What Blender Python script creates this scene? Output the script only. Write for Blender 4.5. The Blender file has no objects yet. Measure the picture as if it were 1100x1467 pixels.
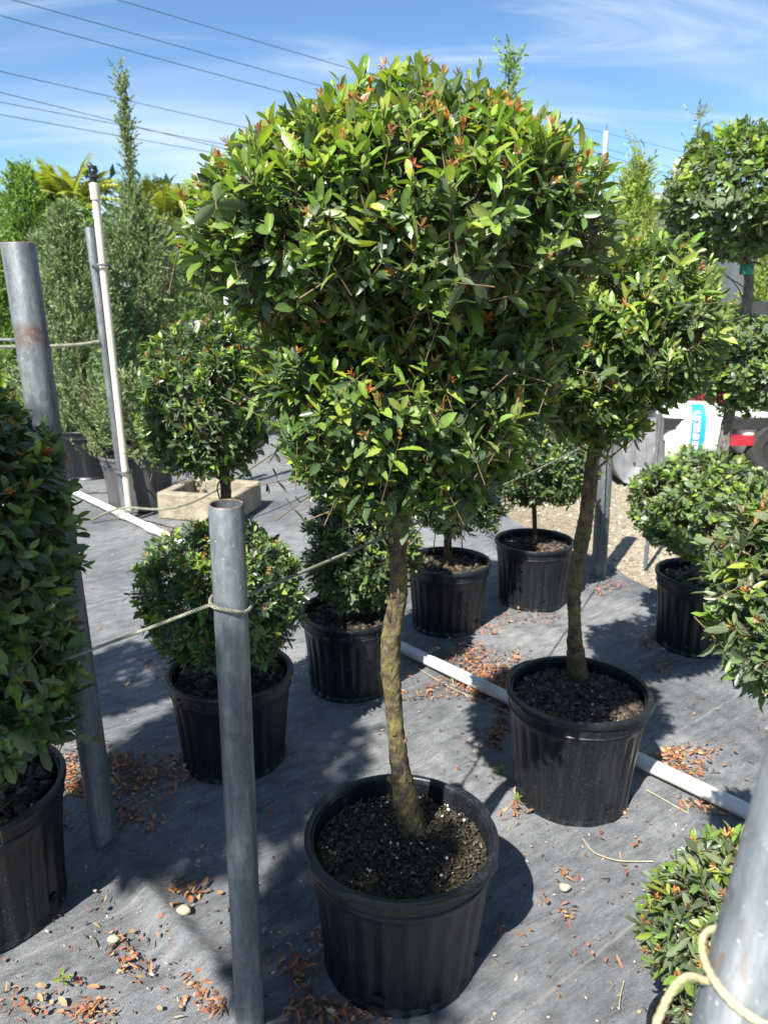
import bpy, math, random
import numpy as np
from mathutils import Matrix, Vector
R = math.radians
rng = np.random.default_rng(7)
random.seed(7)
S = bpy.context.scene
COL = S.collection

# ------------------------------------------------------------------ camera, sky, sun, exposure
F, CH, PITCH = 1090.0, 1.6, R(16.1)
cam_d = bpy.data.cameras.new("camera"); cam = bpy.data.objects.new("camera", cam_d); COL.objects.link(cam)
cam.location = (0, 0, CH); cam.rotation_euler = (R(90) - PITCH, 0, 0)
cam_d.sensor_fit = 'VERTICAL'; cam_d.sensor_height = 36; cam_d.sensor_width = 27; cam_d.lens = 36 * F / 1467
cam_d.clip_start = 0.02; cam_d.clip_end = 3000
cam_d.dof.use_dof = True; cam_d.dof.focus_distance = 1.45; cam_d.dof.aperture_fstop = 7.5
S.camera = cam
SUN_EL = R(50); SH = Vector((0.50, 0.866))          # direction in which shadows fall on the ground
w = bpy.data.worlds.new("World"); S.world = w; w.use_nodes = True
wn, wl = w.node_tree.nodes, w.node_tree.links; wn.clear()
sky = wn.new('ShaderNodeTexSky'); sky.sky_type = 'NISHITA'; sky.sun_disc = False
sky.sun_elevation = SUN_EL; sky.sun_rotation = math.atan2(-SH.x, -SH.y)
sky.air_density = 0.85; sky.dust_density = 0.15; sky.ozone_density = 2.2
tc = wn.new('ShaderNodeTexCoord')
sep = wn.new('ShaderNodeSeparateXYZ'); wl.new(tc.outputs['Generated'], sep.inputs[0])
def wmath(op, a, b=None):
    n = wn.new('ShaderNodeMath'); n.operation = op
    for i, v in enumerate((a, b)):
        if v is None: continue
        if isinstance(v, (int, float)): n.inputs[i].default_value = v
        else: wl.new(v, n.inputs[i])
    return n.outputs[0]
zz = wmath('ADD', wmath('MAXIMUM', sep.outputs[2], 0.0), 0.16)
cmb = wn.new('ShaderNodeCombineXYZ')
wl.new(wmath('DIVIDE', sep.outputs[0], zz), cmb.inputs[0]); wl.new(wmath('DIVIDE', sep.outputs[1], zz), cmb.inputs[1])
def wcloud(rot, scale, loc, detail, dist, lo, hi, nscale):
    mp = wn.new('ShaderNodeMapping'); mp.inputs['Rotation'].default_value = (0, 0, rot)
    mp.inputs['Scale'].default_value = scale; mp.inputs['Location'].default_value = loc
    wl.new(cmb.outputs[0], mp.inputs[0])
    nz = wn.new('ShaderNodeTexNoise'); nz.inputs['Scale'].default_value = nscale; nz.inputs['Detail'].default_value = detail
    nz.inputs['Roughness'].default_value = 0.6; nz.inputs['Distortion'].default_value = dist
    wl.new(mp.outputs[0], nz.inputs['Vector'])
    mr = wn.new('ShaderNodeMapRange'); mr.inputs[1].default_value = lo; mr.inputs[2].default_value = hi; mr.interpolation_type = 'SMOOTHSTEP'
    wl.new(nz.outputs[0], mr.inputs[0]); return mr.outputs[0]
c_wisp = wcloud(R(-24), (0.45, 1.6, 1), (8.3, 2.1, 0), 9, 0.9, 0.50, 0.78, 1.3)
c_haze = wcloud(R(20), (0.5, 1.0, 1), (0.3, 3.9, 3), 4, 0.4, 0.42, 0.78, 0.8)
cl = wmath('MINIMUM', wmath('ADD', wmath('MULTIPLY', c_wisp, 0.62), wmath('MULTIPLY', c_haze, 0.85)), 0.75)
mx = wn.new('ShaderNodeMix'); mx.data_type = 'RGBA'
tint = wn.new('ShaderNodeMix'); tint.data_type = 'RGBA'; tint.blend_type = 'MULTIPLY'; tint.inputs[0].default_value = 1.0
wl.new(sky.outputs[0], tint.inputs[6]); tint.inputs[7].default_value = (0.82, 1.01, 1.12, 1)
wl.new(cl, mx.inputs[0]); wl.new(tint.outputs[2], mx.inputs[6]); mx.inputs[7].default_value = (6.2, 6.8, 7.5, 1)
bg = wn.new('ShaderNodeBackground'); bg.inputs[1].default_value = 0.062
wl.new(mx.outputs[2], bg.inputs[0])
wo = wn.new('ShaderNodeOutputWorld'); wl.new(bg.outputs[0], wo.inputs[0])
sd = bpy.data.lights.new("sun", 'SUN'); sd.energy = 5.0; sd.angle = R(0.53); sd.color = (1.0, 0.96, 0.89)
so = bpy.data.objects.new("sun", sd); COL.objects.link(so); so.location = (-8, -14, 20)
so.rotation_euler = Vector((SH.x * math.cos(SUN_EL), SH.y * math.cos(SUN_EL), -math.sin(SUN_EL))).to_track_quat('-Z', 'Y').to_euler()
S.view_settings.view_transform = 'Standard'; S.view_settings.look = 'None'
S.view_settings.exposure = 1.4; S.view_settings.gamma = 1.0; S.view_settings.use_curve_mapping = False
S.render.engine = 'CYCLES'
S.cycles.max_bounces = 6; S.cycles.diffuse_bounces = 3; S.cycles.glossy_bounces = 2; S.cycles.transmission_bounces = 3
S.cycles.sample_clamp_indirect = 6.0

# ------------------------------------------------------------------ pixel -> place
CP, SP = math.cos(PITCH), math.sin(PITCH)
def ray(x, y):
    u, v = (x - 550) / F, (y - 733.5) / F
    return u, CP - v * SP, -(v * CP + SP)
def P(x, y, z=0.0):
    d = ray(x, y); t = (z - CH) / d[2]; return Vector((d[0] * t, d[1] * t, z))
def D(x, y, Y):
    d = ray(x, y); t = Y / d[1]; return Vector((d[0] * t, Y, CH + d[2] * t))
def depth(p): return p[1] * CP + (CH - p[2]) * SP
def project(A):
    dp = A[:, 1] * CP + (CH - A[:, 2]) * SP
    up = (A[:, 2] - CH) * CP + A[:, 1] * SP
    return 550 + F * A[:, 0] / dp, 733.5 - F * up / dp, dp

# ------------------------------------------------------------------ materials
def new_mat(name):
    m = bpy.data.materials.new(name); m.use_nodes = True
    n, l = m.node_tree.nodes, m.node_tree.links
    return m, n, l, n['Principled BSDF'], n['Material Output']
def noise(n, l, vec, scale, detail=4, rough=0.55, dist=0.0):
    t = n.new('ShaderNodeTexNoise'); t.inputs['Scale'].default_value = scale; t.inputs['Detail'].default_value = detail
    t.inputs['Roughness'].default_value = rough; t.inputs['Distortion'].default_value = dist
    if vec is not None: l.new(vec, t.inputs['Vector'])
    return t.outputs[0]
def ramp(n, l, fac, stops):
    r = n.new('ShaderNodeValToRGB'); e = r.color_ramp.elements
    while len(e) < len(stops): e.new(0.5)
    for k, (p, c) in enumerate(stops):
        e[k].position = p; e[k].color = (c, c, c, 1) if isinstance(c, (int, float)) else (*c, 1)
    l.new(fac, r.inputs[0]); return r.outputs[0]
def mixc(n, l, fac, a, b, mode='MIX'):
    m = n.new('ShaderNodeMix'); m.data_type = 'RGBA'; m.blend_type = mode
    for s, v in ((0, fac), (6, a), (7, b)):
        if isinstance(v, (int, float)): m.inputs[s].default_value = v
        elif isinstance(v, tuple): m.inputs[s].default_value = (*v, 1)
        else: l.new(v, m.inputs[s])
    return m.outputs[2]
def bump(n, l, h, strength, dist, bs, prev=None):
    b = n.new('ShaderNodeBump'); b.inputs['Strength'].default_value = strength; b.inputs['Distance'].default_value = dist
    l.new(h, b.inputs['Height'])
    if prev is not None: l.new(prev, b.inputs['Normal'])
    if bs is not None: l.new(b.outputs[0], bs.inputs['Normal'])
    return b.outputs[0]
def mapping(n, l, src, scale=(1, 1, 1), rot=(0, 0, 0)):
    m = n.new('ShaderNodeMapping'); m.inputs['Scale'].default_value = scale; m.inputs['Rotation'].default_value = rot
    l.new(src, m.inputs[0]); return m.outputs[0]

def leaf_mat(name, rough=0.42, trans=0.22, dust_sheen=0.0):
    m, n, l, bs, out = new_mat(name)
    at = n.new('ShaderNodeAttribute'); at.attribute_name = 'Col'
    oi = n.new('ShaderNodeObjectInfo')
    c = mixc(n, l, 1.0, at.outputs[0], oi.outputs['Color'], 'MULTIPLY')
    geo = n.new('ShaderNodeNewGeometry')
    nz = noise(n, l, geo.outputs['Position'], 60, 3)
    c = mixc(n, l, 0.35, c, ramp(n, l, nz, [(0.3, 0.6), (0.7, 1.35)]), 'MULTIPLY')
    if dust_sheen: c = mixc(n, l, ramp(n, l, noise(n, l, geo.outputs['Position'], 9, 4), [(0.42, 0.0), (0.75, dust_sheen)]), c, (0.22, 0.23, 0.19))  # grey patches: leaf dust plus the sky's pale sheen painted into the colour
    back = mixc(n, l, 0.45, c, (0.15, 0.19, 0.08))
    cc = mixc(n, l, geo.outputs['Backfacing'], c, back)
    l.new(cc, bs.inputs['Base Color'])
    rr = n.new('ShaderNodeMapRange'); rr.inputs[3].default_value = rough; rr.inputs[4].default_value = 0.75
    l.new(geo.outputs['Backfacing'], rr.inputs[0]); l.new(rr.outputs[0], bs.inputs['Roughness'])
    bs.inputs['Specular IOR Level'].default_value = 0.5
    bump(n, l, noise(n, l, geo.outputs['Position'], 220, 2), 0.25, 0.002, bs)
    tr = n.new('ShaderNodeBsdfTranslucent')
    l.new(mixc(n, l, 1.0, c, (1.7, 1.9, 0.7), 'MULTIPLY'), tr.inputs[0])
    ms = n.new('ShaderNodeMixShader'); ms.inputs[0].default_value = trans
    l.new(bs.outputs[0], ms.inputs[1]); l.new(tr.outputs[0], ms.inputs[2]); l.new(ms.outputs[0], out.inputs[0])
    return m
M = {}
M['leaf'] = leaf_mat('glossy_leaf', 0.36, 0.28, 0.34)
M['needle'] = leaf_mat('conifer_needle', 0.6, 0.2)
M['litter'] = leaf_mat('dry_leaf', 0.7, 0.12)

def simple(name, stops, scale=8, rough=0.6, metal=0.0, bs_=0.3, bd=0.004, bscale=60, detail=5, vscale=(1, 1, 1), coord='Object', spec=0.5):
    m, n, l, bs, out = new_mat(name)
    t = n.new('ShaderNodeTexCoord'); v = mapping(n, l, t.outputs[coord], vscale)
    l.new(ramp(n, l, noise(n, l, v, scale, detail), stops), bs.inputs['Base Color'])
    bs.inputs['Roughness'].default_value = rough; bs.inputs['Metallic'].default_value = metal
    bs.inputs['Specular IOR Level'].default_value = spec
    if bs_: bump(n, l, noise(n, l, v, bscale, 4), bs_, bd, bs)
    return m
def mk_bark(name, a, b, moss, moss_amt):
    m, n, l, bs, out = new_mat(name)
    t = n.new('ShaderNodeTexCoord'); o = t.outputs['Object']
    v = mapping(n, l, o, (1, 1, 0.45))
    c = ramp(n, l, noise(n, l, v, 55, 8, 0.7), [(0.3, a), (0.7, b)])
    mm = ramp(n, l, noise(n, l, o, 24, 9, 0.78), [(0.46 - moss_amt, 0.0), (0.66 - moss_amt, 0.85)])
    l.new(mixc(n, l, mm, c, moss), bs.inputs['Base Color'])
    bs.inputs['Roughness'].default_value = 0.9; bs.inputs['Specular IOR Level'].default_value = 0.2
    nb = bump(n, l, noise(n, l, v, 70, 7, 0.75), 1.0, 0.014, None)
    vo = n.new('ShaderNodeTexVoronoi'); vo.inputs['Scale'].default_value = 85; l.new(v, vo.inputs['Vector'])
    bump(n, l, vo.outputs[0], 0.9, 0.008, bs, nb)
    return m
M['bark'] = mk_bark('mossy_bark', (0.035, 0.026, 0.020), (0.15, 0.12, 0.09), (0.28, 0.235, 0.075), 0.015)
M['bark_dark'] = mk_bark('dark_bark', (0.035, 0.024, 0.017), (0.13, 0.095, 0.065), (0.20, 0.17, 0.07), -0.06)
M['bark_grey'] = mk_bark('grey_bark', (0.10, 0.085, 0.07), (0.30, 0.27, 0.23), (0.22, 0.2, 0.14), -0.1)
M['twig'] = simple('twig', [(0.3, (0.08, 0.055, 0.03)), (0.7, (0.20, 0.13, 0.07))], 40, 0.8)

def mk_plastic(name, base, dustc, dust_lo):
    m, n, l, bs, out = new_mat(name)
    t = n.new('ShaderNodeTexCoord'); o = t.outputs['Object']
    streak = noise(n, l, mapping(n, l, o, (30, 30, 2.2)), 1.0, 5, 0.6)
    spk = noise(n, l, o, 210, 2, 0.6)
    big = noise(n, l, o, 5, 4)
    f = mixc(n, l, 0.5, ramp(n, l, streak, [(dust_lo, 0.0), (dust_lo + 0.33, 0.36)]), ramp(n, l, spk, [(0.60, 0.0), (0.66, 1.0)]), 'ADD')
    f = mixc(n, l, 1.0, f, ramp(n, l, big, [(0.3, 0.35), (0.7, 1.0)]), 'MULTIPLY')
    l.new(mixc(n, l, f, base, dustc), bs.inputs['Base Color'])
    l.new(ramp(n, l, f, [(0.0, 0.38), (0.6, 0.75)]), bs.inputs['Roughness'])
    bs.inputs['Specular IOR Level'].default_value = 0.38
    bump(n, l, noise(n, l, o, 90, 3), 0.12, 0.002, bs)
    return m
M['pot'] = mk_plastic('black_pot_plastic', (0.006, 0.007, 0.009), (0.075, 0.080, 0.090), 0.49)
M['pot_dusty'] = mk_plastic('dusty_pot_plastic', (0.05, 0.05, 0.05), (0.19, 0.185, 0.175), 0.3)
M['hole'] = simple('dark_hole', [(0.3, 0.003), (0.7, 0.006)], 20, 0.9)
M['soil'] = simple('potting_soil', [(0.3, (0.010, 0.008, 0.006)), (0.5, (0.028, 0.021, 0.015)), (0.72, (0.07, 0.053, 0.036))], 55, 0.95, bs_=1.0, bd=0.01, bscale=90, detail=9, spec=0.2)
M['soil_mossy'] = simple('mossy_soil', [(0.3, (0.013, 0.010, 0.007)), (0.5, (0.040, 0.032, 0.021)), (0.62, (0.055, 0.056, 0.030)), (0.78, (0.12, 0.10, 0.065))], 60, 0.95, bs_=1.0, bd=0.01, bscale=120, detail=10, spec=0.2)
m, n, l, bs, out = new_mat('bark_chips'); M['chip'] = m
at = n.new('ShaderNodeAttribute'); at.attribute_name = 'Col'; l.new(at.outputs[0], bs.inputs['Base Color']); bs.inputs['Roughness'].default_value = 0.85
t_ = n.new('ShaderNodeTexCoord'); bump(n, l, noise(n, l, t_.outputs['Object'], 200, 3), 0.6, 0.003, bs)

def mk_fabric():
    m, n, l, bs, out = new_mat('weed_fabric')
    t = n.new('ShaderNodeTexCoord'); o = mapping(n, l, t.outputs['Object'], rot=(0, 0, R(-38)))
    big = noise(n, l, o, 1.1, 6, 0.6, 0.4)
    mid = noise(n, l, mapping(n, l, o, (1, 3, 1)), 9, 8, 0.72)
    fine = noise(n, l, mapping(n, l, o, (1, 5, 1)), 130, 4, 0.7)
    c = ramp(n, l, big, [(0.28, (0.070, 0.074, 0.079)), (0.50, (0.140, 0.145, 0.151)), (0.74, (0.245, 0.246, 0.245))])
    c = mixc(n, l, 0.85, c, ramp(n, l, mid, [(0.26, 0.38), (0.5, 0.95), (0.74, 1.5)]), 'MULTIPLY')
    c = mixc(n, l, 0.8, c, ramp(n, l, fine, [(0.28, 0.35), (0.7, 1.55)]), 'MULTIPLY')
    # dark damp blotches and worn pale crumbs
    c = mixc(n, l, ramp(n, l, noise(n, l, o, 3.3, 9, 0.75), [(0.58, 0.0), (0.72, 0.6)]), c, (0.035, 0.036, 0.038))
    c = mixc(n, l, ramp(n, l, noise(n, l, o, 70, 5, 0.7), [(0.69, 0.0), (0.74, 0.75)]), c, (0.26, 0.24, 0.21))
    c = mixc(n, l, ramp(n, l, noise(n, l, o, 2.1, 10, 0.7), [(0.62, 0.0), (0.75, 0.4)]), c, (0.12, 0.095, 0.07))
    sy = n.new('ShaderNodeSeparateXYZ'); l.new(o, sy.inputs[0])
    pm = n.new('ShaderNodeMath'); pm.operation = 'PINGPONG'; pm.inputs[1].default_value = 0.22; l.new(sy.outputs[1], pm.inputs[0])
    c = mixc(n, l, ramp(n, l, pm.outputs[0], [(0.0, 0.32), (0.006, 0.0)]), c, (0.30, 0.30, 0.27))
    l.new(c, bs.inputs['Base Color']); bs.inputs['Roughness'].default_value = 0.72; bs.inputs['Specular IOR Level'].default_value = 0.35
    wv = n.new('ShaderNodeTexWave'); wv.inputs['Scale'].default_value = 95; wv.inputs['Distortion'].default_value = 1.5; wv.bands_direction = 'Y'; l.new(o, wv.inputs['Vector'])
    w2 = n.new('ShaderNodeTexWave'); w2.inputs['Scale'].default_value = 60; w2.inputs['Distortion'].default_value = 1.2; w2.bands_direction = 'X'; l.new(o, w2.inputs['Vector'])
    b1 = bump(n, l, wv.outputs[0], 0.5, 0.0015, None); b2 = bump(n, l, w2.outputs[0], 0.3, 0.001, None, b1)
    b2 = bump(n, l, noise(n, l, mapping(n, l, o, (1.0, 5.0, 1.0), (0, 0, R(25))), 5, 5, 0.6, 0.6), 0.55, 0.02, None, b2)
    b3 = bump(n, l, mid, 0.5, 0.014, None, b2); bump(n, l, noise(n, l, o, 150, 4), 0.4, 0.003, bs, b3)
    return m
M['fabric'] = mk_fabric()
def mk_ground():
    m, n, l, bs, out = new_mat('gravel_ground')
    t = n.new('ShaderNodeTexCoord'); o = t.outputs['Object']
    vo = n.new('ShaderNodeTexVoronoi'); vo.inputs['Scale'].default_value = 42; l.new(o, vo.inputs['Vector'])
    c = ramp(n, l, noise(n, l, o, 0.7, 6), [(0.3, (0.17, 0.14, 0.095)), (0.7, (0.30, 0.26, 0.19))])
    c = mixc(n, l, 0.75, c, ramp(n, l, vo.outputs['Color'], [(0.1, 0.55), (0.9, 1.35)]), 'MULTIPLY')
    c = mixc(n, l, ramp(n, l, noise(n, l, o, 16, 5), [(0.55, 0.0), (0.7, 0.5)]), c, (0.16, 0.13, 0.09))
    sp = n.new('ShaderNodeSeparateXYZ'); l.new(o, sp.inputs[0])
    far = n.new('ShaderNodeMapRange'); far.inputs[1].default_value = 14; far.inputs[2].default_value = 22; l.new(sp.outputs[1], far.inputs[0])
    g = ramp(n, l, noise(n, l, o, 0.5, 8, 0.7), [(0.3, (0.035, 0.06, 0.015)), (0.6, (0.075, 0.105, 0.03)), (0.8, (0.16, 0.15, 0.07))])
    l.new(mixc(n, l, far.outputs[0], c, g), bs.inputs['Base Color']); bs.inputs['Roughness'].default_value = 0.95
    b1 = bump(n, l, vo.outputs[0], 0.8, 0.012, None); bump(n, l, noise(n, l, o, 20, 6), 0.6, 0.02, bs, b1)
    return m
M['ground'] = mk_ground()
def mk_galv(name, rust_z=None, rust_amt=0.0, gain=0.85):
    m, n, l, bs, out = new_mat(name)
    t = n.new('ShaderNodeTexCoord'); o = t.outputs['Object']
    v = mapping(n, l, o, (1, 1, 0.12))
    c = ramp(n, l, noise(n, l, v, 30, 7, 0.65), [(0.3, (0.075, 0.088, 0.098)), (0.52, (0.145, 0.16, 0.172)), (0.78, (0.29, 0.30, 0.305))])
    vo = n.new('ShaderNodeTexVoronoi'); vo.inputs['Scale'].default_value = 120; l.new(mapping(n, l, o, (1, 1, 0.5)), vo.inputs['Vector'])
    c = mixc(n, l, 0.55, c, ramp(n, l, vo.outputs['Color'], [(0.0, 0.6), (1.0, 1.4)]), 'MULTIPLY')
    c = mixc(n, l, 0.7, c, ramp(n, l, noise(n, l, mapping(n, l, o, (1, 1, 0.25)), 7, 5, 0.6), [(0.3, 0.6), (0.7, 1.35)]), 'MULTIPLY')
    c = mixc(n, l, ramp(n, l, noise(n, l, o, 180, 2), [(0.68, 0.0), (0.74, 0.7)]), c, (0.42, 0.41, 0.39))
    c = mixc(n, l, ramp(n, l, noise(n, l, mapping(n, l, o, (1, 1, 0.3)), 22, 6, 0.7), [(0.66 - rust_amt, 0.0), (0.74 - rust_amt, 0.8)]), c, (0.20, 0.095, 0.045))
    if rust_z is not None:
        sp = n.new('ShaderNodeSeparateXYZ'); l.new(o, sp.inputs[0])
        a = n.new('ShaderNodeMath'); a.operation = 'SUBTRACT'; l.new(sp.outputs[2], a.inputs[0]); a.inputs[1].default_value = rust_z
        b = n.new('ShaderNodeMath'); b.operation = 'ABSOLUTE'; l.new(a.outputs[0], b.inputs[0])
        q = n.new('ShaderNodeMath'); q.operation = 'ADD'; l.new(b.outputs[0], q.inputs[0])
        k = n.new('ShaderNodeMath'); k.operation = 'MULTIPLY'; l.new(noise(n, l, o, 60, 6, 0.7), k.inputs[0]); k.inputs[1].default_value = -0.025
        l.new(k.outputs[0], q.inputs[1])
        c = mixc(n, l, mixc(n, l, 1.0, ramp(n, l, q.outputs[0], [(0.0, 0.9), (0.022, 0.0)]), ramp(n, l, noise(n, l, mapping(n, l, o, (1, 1, 2.5)), 35, 6, 0.75), [(0.36, 0.1), (0.62, 1.0)]), 'MULTIPLY'), c, (0.13, 0.065, 0.035))
    c = mixc(n, l, 1.0, c, (gain, gain, gain), 'MULTIPLY')
    l.new(c, bs.inputs['Base Color']); bs.inputs['Metallic'].default_value = 0.25
    l.new(ramp(n, l, noise(n, l, v, 18, 4), [(0.3, 0.42), (0.7, 0.68)]), bs.inputs['Roughness'])
    bump(n, l, noise(n, l, o, 140, 4), 0.25, 0.002, bs)
    return m
M['galv'] = mk_galv('galvanised_steel')
M['galv_band'] = mk_galv('galvanised_steel_rust_band', 1.50)
M['galv_rust'] = mk_galv('galvanised_steel_rust_spots', None, 0.08, 1.7)
M['rust'] = simple('rusty_cut_edge', [(0.35, (0.10, 0.05, 0.03)), (0.65, (0.24, 0.15, 0.10))], 80, 0.85, metal=0.2)
M['pvc'] = simple('white_pvc', [(0.3, (0.36, 0.34, 0.30)), (0.45, (0.54, 0.53, 0.50)), (0.75, (0.64, 0.63, 0.61))], 9, 0.38, bs_=0.05, detail=8)
M['pvc_cream'] = simple('cream_pvc', [(0.3, (0.52, 0.47, 0.36)), (0.7, (0.66, 0.61, 0.49))], 6, 0.45, bs_=0.05)
def mk_rope():
    m, n, l, bs, out = new_mat('braided_rope')
    t = n.new('ShaderNodeTexCoord'); o = t.outputs['Object']
    c = ramp(n, l, noise(n, l, o, 26, 7, 0.7), [(0.3, (0.14, 0.15, 0.11)), (0.5, (0.25, 0.25, 0.18)), (0.75, (0.42, 0.39, 0.27))])
    l.new(c, bs.inputs['Base Color']); bs.inputs['Roughness'].default_value = 0.8
    wv = n.new('ShaderNodeTexWave'); wv.inputs['Scale'].default_value = 110; wv.inputs['Distortion'].default_value = 0.6; wv.bands_direction = 'DIAGONAL'
    l.new(o, wv.inputs['Vector']); bump(n, l, wv.outputs[0], 0.9, 0.003, bs)
    return m
M['rope'] = mk_rope()
M['rope_yellow'] = simple('pale_yellow_rope', [(0.3, (0.30, 0.26, 0.14)), (0.7, (0.48, 0.42, 0.25))], 30, 0.7, bs_=0.5, bscale=160)
M['concrete'] = simple('rough_concrete', [(0.3, (0.17, 0.145, 0.105)), (0.55, (0.27, 0.235, 0.17)), (0.75, (0.36, 0.32, 0.25))], 11, 0.95, bs_=0.9, bd=0.01, bscale=45, detail=9)
M['black_plastic'] = simple('black_plastic', [(0.3, 0.012), (0.7, 0.025)], 20, 0.5, bs_=0.1)
M['rubber'] = simple('tyre_rubber', [(0.3, 0.012), (0.7, 0.035)], 12, 0.85, bs_=0.5, bd=0.01, bscale=30)
M['grey_plastic'] = simple('grey_moulded_plastic', [(0.3, (0.13, 0.135, 0.14)), (0.6, (0.22, 0.225, 0.23)), (0.8, (0.30, 0.29, 0.28))], 7, 0.6, bs_=0.2, detail=8)
M['red_paint'] = simple('red_paint', [(0.3, (0.24, 0.010, 0.02)), (0.7, (0.34, 0.02, 0.035))], 10, 0.35, bs_=0.05)
M['bag'] = simple('white_woven_bag', [(0.3, (0.50, 0.49, 0.47)), (0.7, (0.62, 0.62, 0.61))], 8, 0.5, bs_=0.4, bd=0.006, bscale=26)
M['bag_tan'] = simple('tan_dirty_bag', [(0.3, (0.42, 0.35, 0.26)), (0.7, (0.66, 0.61, 0.53))], 10, 0.6, bs_=0.4, bd=0.006, bscale=26)
M['blue_print'] = simple('blue_print', [(0.3, (0.01, 0.22, 0.42)), (0.7, (0.02, 0.30, 0.52))], 12, 0.5, bs_=0.0)
M['white_print'] = simple('white_print', [(0.3, 0.72), (0.7, 0.8)], 12, 0.5, bs_=0.0)
M['green_print'] = simple('green_print', [(0.3, (0.02, 0.36, 0.08)), (0.7, (0.03, 0.45, 0.10))], 12, 0.5, bs_=0.0)
M['shed_wall'] = simple('dark_shed_metal', [(0.3, (0.06, 0.067, 0.075)), (0.7, (0.10, 0.11, 0.12))], 3, 0.6, bs_=0.1)
M['shed_trim'] = simple('pale_shed_trim', [(0.3, 0.30), (0.7, 0.38)], 4, 0.6, bs_=0.1)
M['wire'] = simple('power_cable', [(0.3, 0.07), (0.7, 0.10)], 1, 0.6, bs_=0.0)
M['pole'] = simple('pale_concrete_pole', [(0.3, 0.38), (0.7, 0.52)], 2, 0.9, bs_=0.2)
M['stone'] = simple('pale_stone', [(0.3, (0.24, 0.22, 0.15)), (0.7, (0.40, 0.37, 0.29))], 40, 0.9, bs_=0.5, bscale=120)
M['tie'] = simple('green_tape', [(0.3, (0.0, 0.16, 0.10)), (0.7, (0.01, 0.24, 0.15))], 12, 0.5, bs_=0.0)
M['hill'] = simple('far_grass', [(0.3, (0.05, 0.08, 0.02)), (0.7, (0.10, 0.13, 0.05))], 0.4, 0.95)

# ------------------------------------------------------------------ object helpers
def link(name, me, mat=None, parent=None, loc=None):
    o = bpy.data.objects.new(name, me); COL.objects.link(o)
    if mat is not None and me is not None: me.materials.append(M[mat] if isinstance(mat, str) else mat)
    if parent is not None: o.parent = parent
    if loc is not None: o.location = loc
    return o
def tag(o, label=None, cat=None, group=None, kind=None):
    if label: o['label'] = label
    if cat: o['category'] = cat
    if group: o['group'] = group
    if kind: o['kind'] = kind
    return o
def thing(name, loc, label, cat, group=None):
    o = bpy.data.objects.new(name, None); COL.objects.link(o); o.location = loc; o.empty_display_size = 0.1
    return tag(o, label, cat, group)
def np_mesh(name, V, tris=None, quads=None, cols=None, smooth=True):
    me = bpy.data.meshes.new(name); V = np.ascontiguousarray(V, np.float32)
    parts, starts, tot = [], [], 0
    for arr, k in ((tris, 3), (quads, 4)):
        if arr is None or len(arr) == 0: continue
        parts.append(arr.reshape(-1)); starts.append(tot + np.arange(len(arr)) * k); tot += arr.size
    li = np.concatenate(parts).astype(np.int32); st = np.concatenate(starts).astype(np.int32)
    me.vertices.add(len(V)); me.vertices.foreach_set('co', V.ravel())
    me.loops.add(len(li)); me.loops.foreach_set('vertex_index', li)
    me.polygons.add(len(st)); me.polygons.foreach_set('loop_start', st)
    if cols is not None:
        a = me.color_attributes.new('Col', 'FLOAT_COLOR', 'POINT')
        c4 = np.ones((len(V), 4), np.float32); c4[:, :3] = cols; a.data.foreach_set('color', c4.ravel())
    me.update(calc_edges=True)
    if smooth: me.polygons.foreach_set('use_smooth', np.ones(len(st), bool))
    me.validate(); return me
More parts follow.
